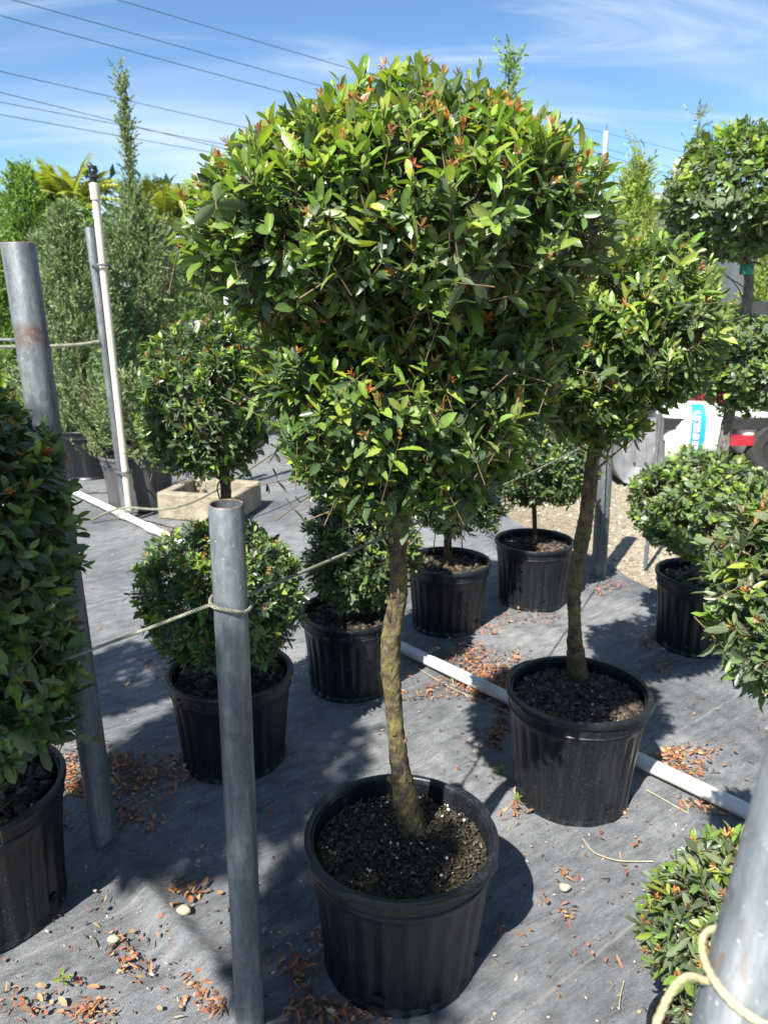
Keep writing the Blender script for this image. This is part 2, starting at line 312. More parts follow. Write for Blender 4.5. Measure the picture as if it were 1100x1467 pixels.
class MB:
    """collects shapes into one mesh"""
    def __init__(s): s.v, s.f = [], []
    def add(s, v, f):
        b = len(s.v); s.v += [tuple(p) for p in v]; s.f += [tuple(i + b for i in q) for q in f]; return s
    def box(s, c, d, rot=None):
        pts = [Vector((sx * d[0] / 2, sy * d[1] / 2, sz * d[2] / 2)) for sx in (-1, 1) for sy in (-1, 1) for sz in (-1, 1)]
        if rot is not None: pts = [rot @ p for p in pts]
        pts = [p + Vector(c) for p in pts]
        return s.add(pts, [(0, 1, 3, 2), (4, 6, 7, 5), (0, 4, 5, 1), (2, 3, 7, 6), (0, 2, 6, 4), (1, 5, 7, 3)])
    def tube(s, pts, rad, n=10, cap=True, wob=0.0, seed=0):
        pts = [Vector(p) for p in pts]; rs = rad if isinstance(rad, (list, tuple)) else [rad] * len(pts)
        rr = random.Random(seed); V, Fc = [], []
        t0 = (pts[1] - pts[0]).normalized(); nx = t0.orthogonal().normalized()
        for i, p in enumerate(pts):
            t = (pts[min(i + 1, len(pts) - 1)] - pts[max(i - 1, 0)]).normalized()
            nx = (nx - t * nx.dot(t)).normalized(); ny = t.cross(nx)
            for k in range(n):
                a = 2 * math.pi * k / n; r = rs[i] * (1 + wob * (rr.random() - 0.5) * 2)
                V.append(p + nx * math.cos(a) * r + ny * math.sin(a) * r)
        for i in range(len(pts) - 1):
            for k in range(n):
                a, b = i * n + k, i * n + (k + 1) % n; Fc.append((a, b, b + n, a + n))
        if cap: Fc.append(tuple(range(n - 1, -1, -1))); Fc.append(tuple((len(pts) - 1) * n + k for k in range(n)))
        return s.add(V, Fc)
    def lathe(s, prof, n=48, mod=None, c=(0, 0, 0), close=False):
        V, Fc = [], []
        for r, z in prof:
            for k in range(n):
                a = 2 * math.pi * k / n; rr = mod(r, z, a) if mod else r
                V.append((c[0] + rr * math.cos(a), c[1] + rr * math.sin(a), c[2] + z))
        m = len(prof)
        for i in range(m if close else m - 1):
            j = (i + 1) % m
            for k in range(n): Fc.append((i * n + k, i * n + (k + 1) % n, j * n + (k + 1) % n, j * n + k))
        return s.add(V, Fc)
    def build(s, name, mat, parent=None, loc=None, smooth=True, angle=40):
        me = bpy.data.meshes.new(name); me.from_pydata(s.v, [], s.f); me.update()
        if smooth:
            me.polygons.foreach_set('use_smooth', np.ones(len(me.polygons), bool))
            me.set_sharp_from_angle(angle=R(angle))
        return link(name, me, mat, parent, loc)
def smooth_path(pts, k=6):
    pts = [Vector(p) for p in pts]; q = [pts[0]] + pts + [pts[-1]]; o = []
    for i in range(1, len(q) - 2):
        for j in range(k):
            t = j / k; a, b, c, d = q[i - 1], q[i], q[i + 1], q[i + 2]
            o.append(0.5 * ((2 * b) + (c - a) * t + (2 * a - 5 * b + 4 * c - d) * t * t + (3 * b - a - 3 * c + d) * t ** 3))
    o.append(pts[-1]); return o
def lerp_list(a, n):
    return [float(x) for x in np.interp(np.linspace(0, 1, n), np.linspace(0, 1, len(a)), a)]

# ------------------------------------------------------------------ leaves
ST = np.array([0.0, 0.20, 0.50, 0.80, 1.0]); HW = np.array([0.05, 0.62, 1.0, 0.80, 0.0])
def leaf_template(curl, fold):
    V, fac = [], []
    for i, s in enumerate(ST):
        V.append((s, 0, -curl * s * s)); fac.append(1.12)
    for side in (1, -1):
        for i in (1, 2, 3):
            V.append((ST[i], side * HW[i] * 0.5, -curl * ST[i] ** 2 + fold * HW[i])); fac.append(0.95)
    T = []
    for side, b in ((1, 5), (-1, 8)):
        q = [(0, 1, b), (1, 2, b + 1), (1, b + 1, b), (2, 3, b + 2), (2, b + 2, b + 1), (3, 4, b + 2)]
        T += [(a, c, d) if side == 1 else (a, d, c) for a, c, d in q]
    return np.array(V, float), np.array(T), np.array(fac)
TEMPL = [leaf_template(c, f) for c, f in ((0.06, 0.05), (0.16, 0.07), (0.26, 0.04), (-0.06, 0.09), (0.10, 0.12), (0.36, 0.06))]
def leaf_lod(curl, fold, st, hw):
    k = len(st); m = k - 2; V = [(s, 0, -curl * s * s) for s in st] + [(st[i], sd * hw[i] * 0.5, -curl * st[i] ** 2 + fold * hw[i]) for sd in (1, -1) for i in range(1, k - 1)]; T = []
    for side, b in ((1, k), (-1, k + m)):
        q = [(0, 1, b)] + sum([[(1 + i, 2 + i, b + i + 1), (1 + i, b + i + 1, b + i)] for i in range(m - 1)], []) + [(k - 2, k - 1, b + m - 1)]
        T += [(a, c, d) if side == 1 else (a, d, c) for a, c, d in q]
    return np.array(V, float), np.array(T), np.array([1.12] * k + [0.95] * (2 * m))
CURLS = ((0.06, 0.05), (0.16, 0.07), (0.26, 0.04), (-0.06, 0.09), (0.10, 0.12), (0.36, 0.06))
TEMPL8 = [leaf_lod(c, f, (0.0, 0.34, 0.74, 1.0), (0, 0.9, 0.88, 0)) for c, f in CURLS]
TEMPL4 = [leaf_lod(c, f, (0.0, 0.5, 1.0), (0, 1.0, 0)) for c, f in CURLS]
def nrm(a): return a / np.maximum(np.linalg.norm(a, axis=-1, keepdims=True), 1e-9)
def ortho(d, up):
    side = np.cross(up, d); bad = np.linalg.norm(side, axis=1) < 1e-3
    if bad.any(): side[bad] = np.cross(np.array([1.0, 0.2, 0.1]), d[bad])
    side = nrm(side); return side, np.cross(d, side)
def leaves_mesh(name, L, templ=None):
    """L: dict pos dir up len wid col var"""
    Vs, Ts, Cs, off = [], [], [], 0
    side, up = ortho(L['dir'], L['up'])
    for k in range(len(TEMPL)):
        s = np.where(L['var'] == k)[0]
        if len(s) == 0: continue
        tv, tt, tf = (templ or TEMPL)[k]
        ln, wd = L['len'][s, None, None], L['wid'][s, None, None]
        v = L['pos'][s, None] + ln * tv[None, :, 0:1] * L['dir'][s, None] + wd * tv[None, :, 1:2] * side[s, None] + ln * tv[None, :, 2:3] * up[s, None]
        Vs.append(v.reshape(-1, 3)); n = len(s); nv = len(tv)
        Ts.append((tt[None] + (np.arange(n) * nv)[:, None, None] + off).reshape(-1, 3)); off += n * nv
        Cs.append((L['col'][s, None] * tf[None, :, None]).reshape(-1, 3))
    return np_mesh(name, np.concatenate(Vs), tris=np.concatenate(Ts), cols=np.concatenate(Cs))
LEAF_ME = []
for k, (tv, tt, tf) in enumerate(TEMPL):
    me = np_mesh('leaf', tv, tris=tt, cols=np.repeat(tf[:, None], 3, 1)); me.materials.append(M['leaf']); LEAF_ME.append(me)
def sub(L, idx): return {k: v[idx] for k, v in L.items()}
def cat_leaves(Ls): return {k: np.concatenate([a[k] for a in Ls]) for k in Ls[0]}

DARK = np.array([[0.038, 0.072, 0.026], [0.048, 0.088, 0.030], [0.034, 0.064, 0.028], [0.058, 0.096, 0.040]])
MIDG = np.array([[0.095, 0.165, 0.028], [0.12, 0.195, 0.032], [0.080, 0.142, 0.032]])
NEW = np.array([[0.17, 0.265, 0.033], [0.23, 0.29, 0.04], [0.13, 0.23, 0.033], [0.21, 0.25, 0.038]])
RED = np.array([[0.38, 0.12, 0.035], [0.44, 0.19, 0.045], [0.34, 0.08, 0.045], [0.46, 0.26, 0.06]])
def pick(pal, n): return pal[rng.integers(0, len(pal), n)] * (0.8 + 0.4 * rng.random((n, 1)))

def lumps(dirs, seed, amp):
    r = np.random.default_rng(seed); K = nrm(r.normal(size=(14, 3))); ph = r.random(14) * 6.28; fr = 2 + 5 * r.random(14)
    return 1 + amp * np.mean(np.sin(dirs @ K.T * fr + ph), axis=1) * 3.0

def shoots(ells, per_m2, leaf_len, leaf_w, pal, new_p=0.35, red_p=0.2, slen=0.085, pairs=5, upb=0.35, seed=1, amp=0.06, fill=0.35, droop=0.1, clump=1.0):
    """shoots with opposite leaf pairs on a set of ellipsoids (centre, radii)"""
    tips, axes, up_amt = [], [], []
    for ei, (c, r) in enumerate(ells):
        c, r = np.array(c, float), np.array(r, float)
        p = 1.6; area = 4 * math.pi * (((r[0] * r[1]) ** p + (r[0] * r[2]) ** p + (r[1] * r[2]) ** p) / 3) ** (1 / p)
        n = int(area * per_m2)
        d = nrm(rng.normal(size=(n, 3)))
        w_ = np.linalg.norm(d / r, axis=1) ; keep = rng.random(n) < 1.0
        rad = lumps(d, seed + ei * 7, amp) * np.where(rng.random(n) < fill, 0.62 + 0.28 * rng.random(n), 0.90 + 0.11 * rng.random(n))
        stray = rng.random(n) < 0.025; rad = rad + stray * 0.07 * rng.random(n)
        t = c + d * r * rad[:, None]
        nn = nrm(d / r)
        for ej, (c2, r2) in enumerate(ells):
            if ej != ei: keep &= np.linalg.norm((t - np.array(c2)) / np.array(r2), axis=1) > 0.80
        rc = np.random.default_rng(seed + 100 + ei); KK = nrm(rc.normal(size=(9, 3))) * (30 + 45 * rc.random((9, 1))) * clump; pp = rc.random(9) * 6.28
        keep &= rng.random(n) < np.clip(0.66 + 1.5 * np.mean(np.sin(t @ KK.T + pp), axis=1), 0.10, 1.0)
        ax = nrm(nn + np.array([0, 0, upb]) + 0.45 * rng.normal(size=(n, 3)))
        tips.append(t[keep]); axes.append(ax[keep])
    tips = np.concatenate(tips); axes = np.concatenate(axes); N = len(tips)
    sl = slen * (0.7 + 0.6 * rng.random(N)); base = tips - axes * sl[:, None]
    isnew = rng.random(N) < new_p * np.clip(0.28 + 1.35 * axes[:, 2], 0.12, 1.7)
    isred = rng.random(N) < red_p * np.clip(0.15 + 2.2 * axes[:, 2] ** 3, 0.08, 2.2)
    az0 = rng.random(N) * 6.283; e1, e2 = ortho(axes, np.tile([0.3, 0.2, 1.0], (N, 1)) + 0.01)
    out = []
    for i in range(pairs):
        t = (i + 0.6) / pairs
        for h in (0, 1):
            az = az0 + (i % 2) * 1.571 + h * 3.1416 + 0.5 * rng.normal(size=N)
            rad = e1 * np.cos(az)[:, None] + e2 * np.sin(az)[:, None]
            ang = R(72) - R(42) * t + 0.22 * rng.normal(size=N)
            d = nrm(axes * np.cos(ang)[:, None] + rad * np.sin(ang)[:, None] + np.array([0, 0, -droop]) * (1 - t))
            up = nrm(axes * np.sin(ang)[:, None] - rad * np.cos(ang)[:, None] + np.array([0, 0, 0.35]) + 0.15 * rng.normal(size=(N, 3)))
            size = (1.0 if i < pairs - 1 else 0.62) * (0.5 + 0.85 * rng.random(N))
            col = pick(pal, N)
            if i >= pairs - 2: col = np.where(isnew[:, None], pick(NEW, N), np.where((rng.random(N) < 0.5)[:, None], pick(MIDG, N), col))
            elif i == pairs - 3: col = np.where((isnew & (rng.random(N) < 0.75))[:, None], 0.5 * (pick(MIDG, N) + pick(NEW, N)), col)
            elif i == pairs - 4: col = np.where((isnew & (rng.random(N) < 0.5))[:, None], pick(MIDG, N), col)
            if i == pairs - 1:
                col = np.where(isred[:, None], pick(RED, N), col); size = np.where(isred, size * 0.55, size)
            k = rng.random(N) < 0.93
            out.append(dict(pos=(base + axes * (sl * t)[:, None])[k], dir=d[k], up=up[k], len=(leaf_len * size)[k], wid=(leaf_w * size * (0.85 + 0.3 * rng.random(N)))[k],
                            col=col[k], var=rng.integers(0, len(TEMPL), N)[k]))
    # copper buds at red tips
    s = np.where(isred)[0]
    for h in range(6):
        d = nrm(axes[s] + 0.55 * rng.normal(size=(len(s), 3)))
        out.append(dict(pos=tips[s], dir=d, up=nrm(rng.normal(size=(len(s), 3))), len=leaf_len * 0.42 * (0.5 + 0.7 * rng.random(len(s))), wid=leaf_w * 0.30 * np.ones(len(s)),
                        col=pick(RED, len(s)), var=np.full(len(s), 1)))
    return cat_leaves(out), base, tips, axes
def twig_mesh(name, a, b, r):
    n = len(a); ax = nrm(b - a); e1, e2 = ortho(ax, np.tile([0.31, 0.2, 1.0], (n, 1)))
    V = np.empty((n, 6, 3))
    for k in range(3):
        o = e1 * math.cos(k * 2.094) + e2 * math.sin(k * 2.094); V[:, k] = a + o * r; V[:, 3 + k] = b + o * r * 0.5
    q = np.array([(0, 1, 4, 3), (1, 2, 5, 4), (2, 0, 3, 5)])
    return np_mesh(name, V.reshape(-1, 3), quads=(q[None] + (np.arange(n) * 6)[:, None, None]).reshape(-1, 4))
def split_leaves(root, L, count):
    """the leaves that show largest become parts of their own, the rest stay one mass"""
    side, up = ortho(L['dir'], L['up']); mid = L['pos'] + L['dir'] * (L['len'] * 0.5)[:, None]
    x, y, dp = project(mid)
    view = nrm(mid - np.array([0, 0, CH])); face = np.abs(np.sum(view * up, axis=1))
    area = L['len'] * L['wid'] / dp ** 2 * (0.1 + face)
    inside = (x > 4) & (x < 1096) & (y > 4) & (y < 1463) & (dp > 0.1)
    cell = (np.floor(x / 9).astype(int) * 4096 + np.floor(y / 9).astype(int))
    o = np.lexsort((dp, cell)); first = np.ones(len(o), bool); first[1:] = cell[o][1:] != cell[o][:-1]
    front = np.zeros(len(o), bool); front[o[first]] = True
    cand = np.where(inside & front)[0]; cand = cand[np.argsort(-area[cand])][:count]
    rp = root.location
    for i in cand:
        ob = bpy.data.objects.new('leaf', LEAF_ME[int(L['var'][i])])
        ln, wd = float(L['len'][i]), float(L['wid'][i])
        d, s_, u, p = Vector(L['dir'][i]) * ln, Vector(side[i]) * wd, Vector(up[i]) * ln, Vector(L['pos'][i]) - rp
        ob.parent = root
        ob.matrix_basis = Matrix(((d.x, s_.x, u.x, p.x), (d.y, s_.y, u.y, p.y), (d.z, s_.z, u.z, p.z), (0, 0, 0, 1)))
        ob.color = (*[float(v) for v in L['col'][i]], 1); COL.objects.link(ob)
    m = np.ones(len(x), bool); m[cand] = False
    return sub(L, np.where(m)[0])
def foliage(root, ells, count=0, mat='leaf', twr=0.0014, lod=None, **kw):
    L, a, b, ax = shoots(ells, **kw)
    rp = np.array(root.location)
    if count: L = split_leaves(root, L, count)
    L = dict(L); L['pos'] = L['pos'] - rp
    o = link('foliage', leaves_mesh('foliage', L, lod), mat, root); o['kind'] = 'stuff'
    t = link('twigs', twig_mesh('twigs', a - rp - ax * 0.03, b - rp, twr), 'twig', root); t['kind'] = 'stuff'
    return a
def ell(px, py, Y, wx, wy, dy=None):
    c = D(px, py, Y); dp = depth(c); rx = wx / F * dp
    return ((c.x, c.y, c.z), (rx, dy if dy else rx, wy / F * dp))

# ------------------------------------------------------------------ trunks and pots
def trunk(root, pts, rads, mat, limbs=(), seed=0, n=14, wob=0.07, knots=0):
    """one continuous woody mesh: stem plus limbs reaching into the crown"""
    rp = root.location; mb = MB(); path = smooth_path([Vector(p) - rp for p in pts], 14)
    rl = lerp_list(rads, len(path)); rk = random.Random(seed + 77); ph = [rk.random() * 6 for _ in range(3)]
    rl = [q_ * (1 + 0.05 * math.sin(i_ * 0.17 + ph[0]) + 0.035 * math.sin(i_ * 0.41 + 2 * math.sin(i_ * 0.13) + ph[1]) + 0.02 * rk.uniform(-1, 1)) for i_, q_ in enumerate(rl)]
    path = [q_ + Vector((0.003 * math.sin(i_ * 0.21 + ph[1]), 0.003 * math.sin(i_ * 0.16), 0)) for i_, q_ in enumerate(path)]
    mb.tube(path, rl, n, True, wob, seed)
    for k_ in range(knots):
        i_ = rk.randrange(3, int(len(path) * 0.62)); an = rk.random() * 6.283; o_ = Vector((math.cos(an), math.sin(an), 0.5)); c_ = path[i_]
        mb.tube([c_, c_ + o_ * rl[i_] * 0.85, c_ + o_ * rl[i_] * (1.05 + 0.3 * rk.random())], [rl[i_] * 0.5, rl[i_] * 0.34, rl[i_] * 0.2], 8, True, 0.15, seed + k_)
    r = random.Random(seed + 5); top = [Vector(p) - rp for p in pts]
    for j, tip in enumerate(limbs):
        e = Vector(tip) - rp; zt = e.z - r.uniform(0.06, 0.22); zt = max(zt, path[0].z + 0.06 + 0.5 * max(0.0, e.z - path[0].z - 0.1)); s = min(path[:-2], key=lambda q_: abs(q_.z - zt))
        e = s.lerp(e, 0.86)
        m1 = s.lerp(e, 0.4) + Vector((r.uniform(-.03, .03), r.uniform(-.03, .03), r.uniform(-.01, .04)))
        q = smooth_path([s, m1, e], 4); mb.tube(q, lerp_list([rads[-1] * 0.55, 0.0016], len(q)), 6, True, 0.12, seed + j)
    return mb.build('trunk', mat, root)
def pick_limbs(a, n, seed):
    r = np.random.default_rng(seed); return [a[i] for i in r.choice(len(a), min(n, len(a)), replace=False)]
FL = 52
def pot(root, rad, H, mat='pot', tabs=False, phase=0.0, soil='soil', soil_drop=0.055, chips=600, stones=25, chip_cols=None, chip_size=0.016, holes=True, seed=0):
    SEG = 156 if holes else 48
    ov = random.Random(seed + 500); oa, ob2 = ov.random() * 6, ov.random() * 6
    def dent(a): return 1 + 0.012 * math.cos(2 * a + oa) + 0.006 * math.cos(3 * a + ob2)
    def flute(r, z, a):
        r = r * (1 + (dent(a) - 1) * min(1.0, z / (0.5 * H)))
        if 0.03 * H < z < 0.80 * H and r > 0.5 * rad:
            k = math.sin(FL * a / 2 + phase) + 0.35 * math.sin(FL * a * 0.5 * 2 + 1.3)
            return r * (1 - 0.030 * max(0.0, min(1.0, 0.5 + 1.6 * k)) * min(1, (0.8 * H - z) / (0.06 * H)))
        return r
    b = 0.84 * rad
    prof = [(0.001, 0.004), (b * 0.92, 0.004), (b * 0.99, 0.0), (b * 1.012, 0.006), (b * 1.012, 0.016), (b, 0.022), (b * 1.002, 0.05 * H), (b * 1.02, 0.2 * H), (b * 1.05, 0.4 * H), (b * 1.085, 0.6 * H), (b * 1.12, 0.76 * H),
            (b * 1.13, 0.805 * H), (b * 1.145, 0.82 * H), (b * 1.15, 0.87 * H), (b * 1.163, 0.93 * H), (b * 1.163, 0.965 * H), (b * 1.10, 0.965 * H), (b * 1.09, 0.70 * H)]
    p = MB().lathe(prof, SEG, flute).build('pot', mat, root, angle=35)
    def tab(r, z, a):
        r0 = r; r = r * dent(a)
        if tabs and r0 > 0.99 * rad:
            for c in (0.55, 2.45, 3.9, 5.6):
                dd = abs((a - c + math.pi) % (2 * math.pi) - math.pi)
                if dd < 0.30: return r + 0.008 * min(1, (0.30 - dd) / 0.05)
        return r
    o = rad * 1.0; i = rad * 0.945
    rim = [(o * 0.978, 0.945 * H), (o * 1.01, 0.943 * H), (o * 1.018, 0.955 * H), (o * 1.02, 0.985 * H), (o * 1.008, 0.998 * H), (o * 0.985, 1.0 * H), (i * 1.015, 0.998 * H), (i, 0.985 * H), (i * 0.99, 0.93 * H)]
    MB().lathe(rim, SEG, tab).build('rim', mat, p, angle=50)
    MB().lathe([(b * 1.146, 0.835 * H), (b * 1.163, 0.84 * H), (b * 1.163, 0.85 * H), (b * 1.146, 0.858 * H)], SEG, lambda r, z, a: r * dent(a)).build('moulded_ring', mat, p)
    if holes:
        for k in range(4):
            a = k * 1.5708 + 0.9 + phase; q = Matrix.Rotation(a, 3, 'Z')
            me = MB(); c = q @ Vector((b * 1.006, 0, 0.055)); V = []
            for j in range(14):
                t = 2 * math.pi * j / 14; V.append(c + q @ Vector((0.003, math.cos(t) * 0.016, math.sin(t) * 0.011)))
            V.append(c + q @ Vector((-0.012, 0, 0)))
            me.add(V, [(j, (j + 1) % 14, 14) for j in range(14)]).build('drain_hole', 'hole', p)
    # soil, chips, stones
    zs = H - soil_drop; r = np.random.default_rng(seed + 3); sr = b * 1.098; V, T = [(0, 0, zs + 0.012)], []
    nr, na = 12, 40
    for a_ in range(1, nr + 1):
        for k in range(na):
            t = 2 * math.pi * k / na; q = sr * a_ / nr
            V.append((q * math.cos(t), q * math.sin(t), zs + 0.012 * (1 - (a_ / nr) ** 2) + r.uniform(-0.004, 0.004)))
    T = [(0, 1 + k, 1 + (k + 1) % na) for k in range(na)]
    Q = [(1 + a_ * na + k, 1 + (a_ + 1) * na + k, 1 + (a_ + 1) * na + (k + 1) % na, 1 + a_ * na + (k + 1) % na) for a_ in range(nr - 1) for k in range(na)]
    link('soil', np_mesh('soil', np.array(V), np.array(T), np.array(Q)), soil, root)
    if chips:
        pal = np.array(chip_cols if chip_cols is not None else [[0.03, 0.021, 0.014], [0.06, 0.043, 0.028], [0.018, 0.013, 0.010], [0.11, 0.08, 0.055]])
        scatter('bark_mulch', root, chips, sr * 0.97, zs + 0.008, chip_size, pal, r, flat=True)
    if stones: scatter('perlite', root, stones, sr * 0.95, zs + 0.012, 0.0055, np.array([[0.55, 0.54, 0.50], [0.65, 0.64, 0.60], [0.42, 0.40, 0.36]]), r, flat=False)
    return p
CUBE = np.array([(x, y, z) for x in (-1, 1) for y in (-1, 1) for z in (-1, 1)], float) / 2
CUBE_Q = np.array([(0, 1, 3, 2), (4, 6, 7, 5), (0, 4, 5, 1), (2, 3, 7, 6), (0, 2, 6, 4), (1, 5, 7, 3)])
ICO_V = nrm(np.array([(-1, 1.618, 0), (1, 1.618, 0), (-1, -1.618, 0), (1, -1.618, 0), (0, -1, 1.618), (0, 1, 1.618), (0, -1, -1.618), (0, 1, -1.618), (1.618, 0, -1), (1.618, 0, 1), (-1.618, 0, -1), (-1.618, 0, 1)]))
ICO_T = np.array([(0, 11, 5), (0, 5, 1), (0, 1, 7), (0, 7, 10), (0, 10, 11), (1, 5, 9), (5, 11, 4), (11, 10, 2), (10, 7, 6), (7, 1, 8), (3, 9, 4), (3, 4, 2), (3, 2, 6), (3, 6, 8), (3, 8, 9), (4, 9, 5), (2, 4, 11), (6, 2, 10), (8, 6, 7), (9, 8, 1)])
def rot_mats(n, r, tilt):
    a = r.random(n) * 6.283; tx, ty = r.normal(size=n) * tilt, r.normal(size=n) * tilt
    z = nrm(np.stack([tx, ty, np.ones(n)], 1)); x = np.stack([np.cos(a), np.sin(a), np.zeros(n)], 1); y = nrm(np.cross(z, x)); x = np.cross(y, z)
    return np.stack([x, y, z], 2)
def bits(name, pos, size, pal, r, flat, mat, parent=None, tilt=0.45):
    n = len(pos); s = size * (0.4 + 1.3 * r.random((n, 1)) ** 1.6)
    if flat: dims = s * np.stack([0.8 + 0.9 * r.random(n), 0.45 + 0.35 * r.random(n), 0.16 + 0.2 * r.random(n)], 1); base, T, Q = CUBE, None, CUBE_Q
    else: dims = s * (0.7 + 0.6 * r.random((n, 3))); base, T, Q = ICO_V * 0.5, ICO_T, None; 
    v = base[None] * dims[:, None] * (1 + 0.25 * (r.random((n, len(base), 3)) - 0.5))
    v = np.einsum('nij,nkj->nki', rot_mats(n, r, tilt), v) + pos[:, None]
    c = pal[r.integers(0, len(pal), n)] * (0.7 + 0.6 * r.random((n, 1)))
    off = (np.arange(n) * len(base))[:, None, None]
    me = np_mesh(name, v.reshape(-1, 3), None if T is None else (T[None] + off).reshape(-1, 3), None if Q is None else (Q[None] + off).reshape(-1, 4), np.repeat(c, len(base), 0), smooth=not flat)
    o = link(name, me, mat, parent); o['kind'] = 'stuff'; return o
def scatter(name, root, n, rad, z, size, pal, r, flat):
    q = rad * np.sqrt(r.random(n)); a = r.random(n) * 6.283
    pos = np.stack([q * np.cos(a), q * np.sin(a), z + 0.006 * r.random(n) + 0.010 * (1 - (q / rad) ** 2)], 1)
    return bits(name, pos, size, pal, r, flat, 'chip', root)

# ------------------------------------------------------------------ ground
g = MB().add([(-900, -60, -0.03), (900, -60, -0.03), (900, 1500, -0.03), (-900, 1500, -0.03)], [(0, 1, 2, 3)]).build('ground', 'ground'); tag(g, 'pale gravel yard beyond the black fabric', 'ground', kind='structure')
def fabric_edge(y): return 1.53 - (y - 3.94) * 0.40 + 0.05 * math.sin(y * 2.3) + 0.02 * math.sin(y * 9)
YS = np.concatenate([np.linspace(-1.5, 0.85, 20), np.linspace(0.9, 4.5, 190), np.linspace(4.6, 15, 50)]); V = []
nx_, ny_ = 206, len(YS)
for y in YS:
    for x in np.concatenate([np.linspace(-9 - 0.25 * y, -1.8, 30), np.linspace(-1.78, fabric_edge(y) if y < 9 else fabric_edge(9.0), 176)]): V.append((x, y, 0.0))
V = np.array(V); x, y = V[:, 0], V[:, 1]
A0, A1 = np.array(P(120, 1175)[:2]), np.array(P(345, 1440)[:2]); dd = (A1 - A0) / np.linalg.norm(A1 - A0)
rel = np.stack([x, y], 1) - A0; along = rel @ dd; across = rel @ np.array([-dd[1], dd[0]])
ridge = 0.034 * np.exp(-(across / 0.034) ** 2) * np.clip((along + 0.25) / 0.2, 0, 1)
wr = 0.004 * np.sin(3 * x + 5 * y + 1.3 * np.sin(2 * x)) + 0.003 * np.sin(9 * x - 4 * y + 2 * np.sin(3 * y)) + 0.002 * np.sin(21 * x + 17 * y + 3 * np.sin(5 * x - 3 * y))
rw = np.random.default_rng(44)
for k in range(26):
    an, wl_ = rw.normal(0.66, 0.45), 0.07 + 0.22 * rw.random(); ux, uy = math.cos(an), math.sin(an)
    env = np.clip(np.sin(1.7 * (x * uy - y * ux) + rw.random() * 6) + 0.2 * np.sin(5 * x + rw.random() * 6), 0, 1)
    wr = wr + 0.0011 * env * np.sin(6.283 / wl_ * (x * ux + y * uy + 0.06 * np.sin(4 * (x * uy - y * ux)) ) + rw.random() * 6)
ii = np.tile(np.arange(nx_), ny_)
V[:, 2] = ridge + wr - 0.002 + 0.02 * np.where(ii >= nx_ - 3, np.maximum(0, np.sin(y * 6)), 0)
q = np.array([(j * nx_ + i, j * nx_ + i + 1, (j + 1) * nx_ + i + 1, (j + 1) * nx_ + i) for j in range(ny_ - 1) for i in range(nx_ - 1)])
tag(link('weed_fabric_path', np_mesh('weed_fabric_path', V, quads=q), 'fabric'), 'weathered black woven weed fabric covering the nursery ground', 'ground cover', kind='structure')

# ------------------------------------------------------------------ plants in pots
def potted(name, loc, label, cat='topiary', group=None): return thing(name, loc, label, cat, group)
PAL_MAIN = np.concatenate([DARK, DARK, MIDG])
# main lollipop tree
root = potted('potted_topiary', (0.040, 1.541, 0.0), 'tall potted topiary with mossy trunk and broad glossy crown, nearest of all')
pot(root, 0.225, 0.36, tabs=True, soil='soil_mossy', chips=2200, stones=40, chip_size=0.006, chip_cols=[[0.04, 0.030, 0.021], [0.075, 0.056, 0.036], [0.025, 0.019, 0.014], [0.055, 0.055, 0.03], [0.12, 0.092, 0.06], [0.03, 0.024, 0.018], [0.02, 0.016, 0.012]], phase=0.4, seed=11)
E1 = [ell(571, 322, 1.48, 304, 170, 0.37), ell(584, 254, 1.48, 208, 134, 0.27), ell(577, 540, 1.50, 222, 138, 0.29), ell(580, 634, 1.51, 170, 100, 0.22), ell(728, 458, 1.53, 98, 110, 0.2)]
a = foliage(root, E1, 300, per_m2=1950, leaf_len=0.0370, leaf_w=0.0136, pal=PAL_MAIN, new_p=0.58, red_p=0.19, slen=0.085, pairs=5, upb=0.7, seed=3, amp=0.025, fill=0.38)
tp = [P(590, 1190, 0.31), D(575, 1105, 1.545), D(562, 1010, 1.54), D(561, 930, 1.535), D(568, 850, 1.53), D(571, 760, 1.52), D(578, 640, 1.49), D(582, 500, 1.48), D(575, 380, 1.47)]
trunk(root, tp, [0.036, 0.023, 0.020, 0.0205, 0.0205, 0.019, 0.017, 0.013, 0.007], 'bark', pick_limbs(a, 40, 1), 2, 22, 0.10, knots=9)
# second lollipop tree
root = potted('potted_topiary', (0.622, 2.187, 0.0), 'topiary with crooked bare trunk in black pot beside the white ground pipe')
pot(root, 0.221, 0.385, tabs=True, soil='soil', chips=2000, stones=70, chip_size=0.016, phase=1.1, seed=12, chip_cols=[[0.032, 0.023, 0.015], [0.06, 0.043, 0.028], [0.02, 0.015, 0.010], [0.09, 0.065, 0.042], [0.016, 0.012, 0.009]])
E2 = [ell(905, 455, 2.17, 136, 118, 0.27), ell(822, 565, 2.14, 80, 60, 0.16), ell(962, 515, 2.15, 62, 68, 0.16), ell(868, 592, 2.15, 62, 42, 0.13), ell(805, 455, 2.2, 78, 100, 0.2)]
a = foliage(root, E2, 260, per_m2=1150, leaf_len=0.044, leaf_w=0.0145, pal=np.concatenate([DARK, MIDG]) * np.array([1.2, 1.05, 1.0]), new_p=0.62, red_p=0.16, slen=0.085, pairs=5, seed=9, amp=0.09)
tp = [P(829, 972, 0.34), D(823, 900, 2.19), D(821, 850, 2.19), D(835, 770, 2.19), D(843, 700, 2.19), D(856, 630, 2.18), D(880, 555, 2.17), D(905, 450, 2.17)]
trunk(root, tp, [0.034, 0.021, 0.020, 0.021, 0.022, 0.018, 0.013, 0.007], 'bark', pick_limbs(a, 26, 2), 3, 18, 0.13, knots=9)
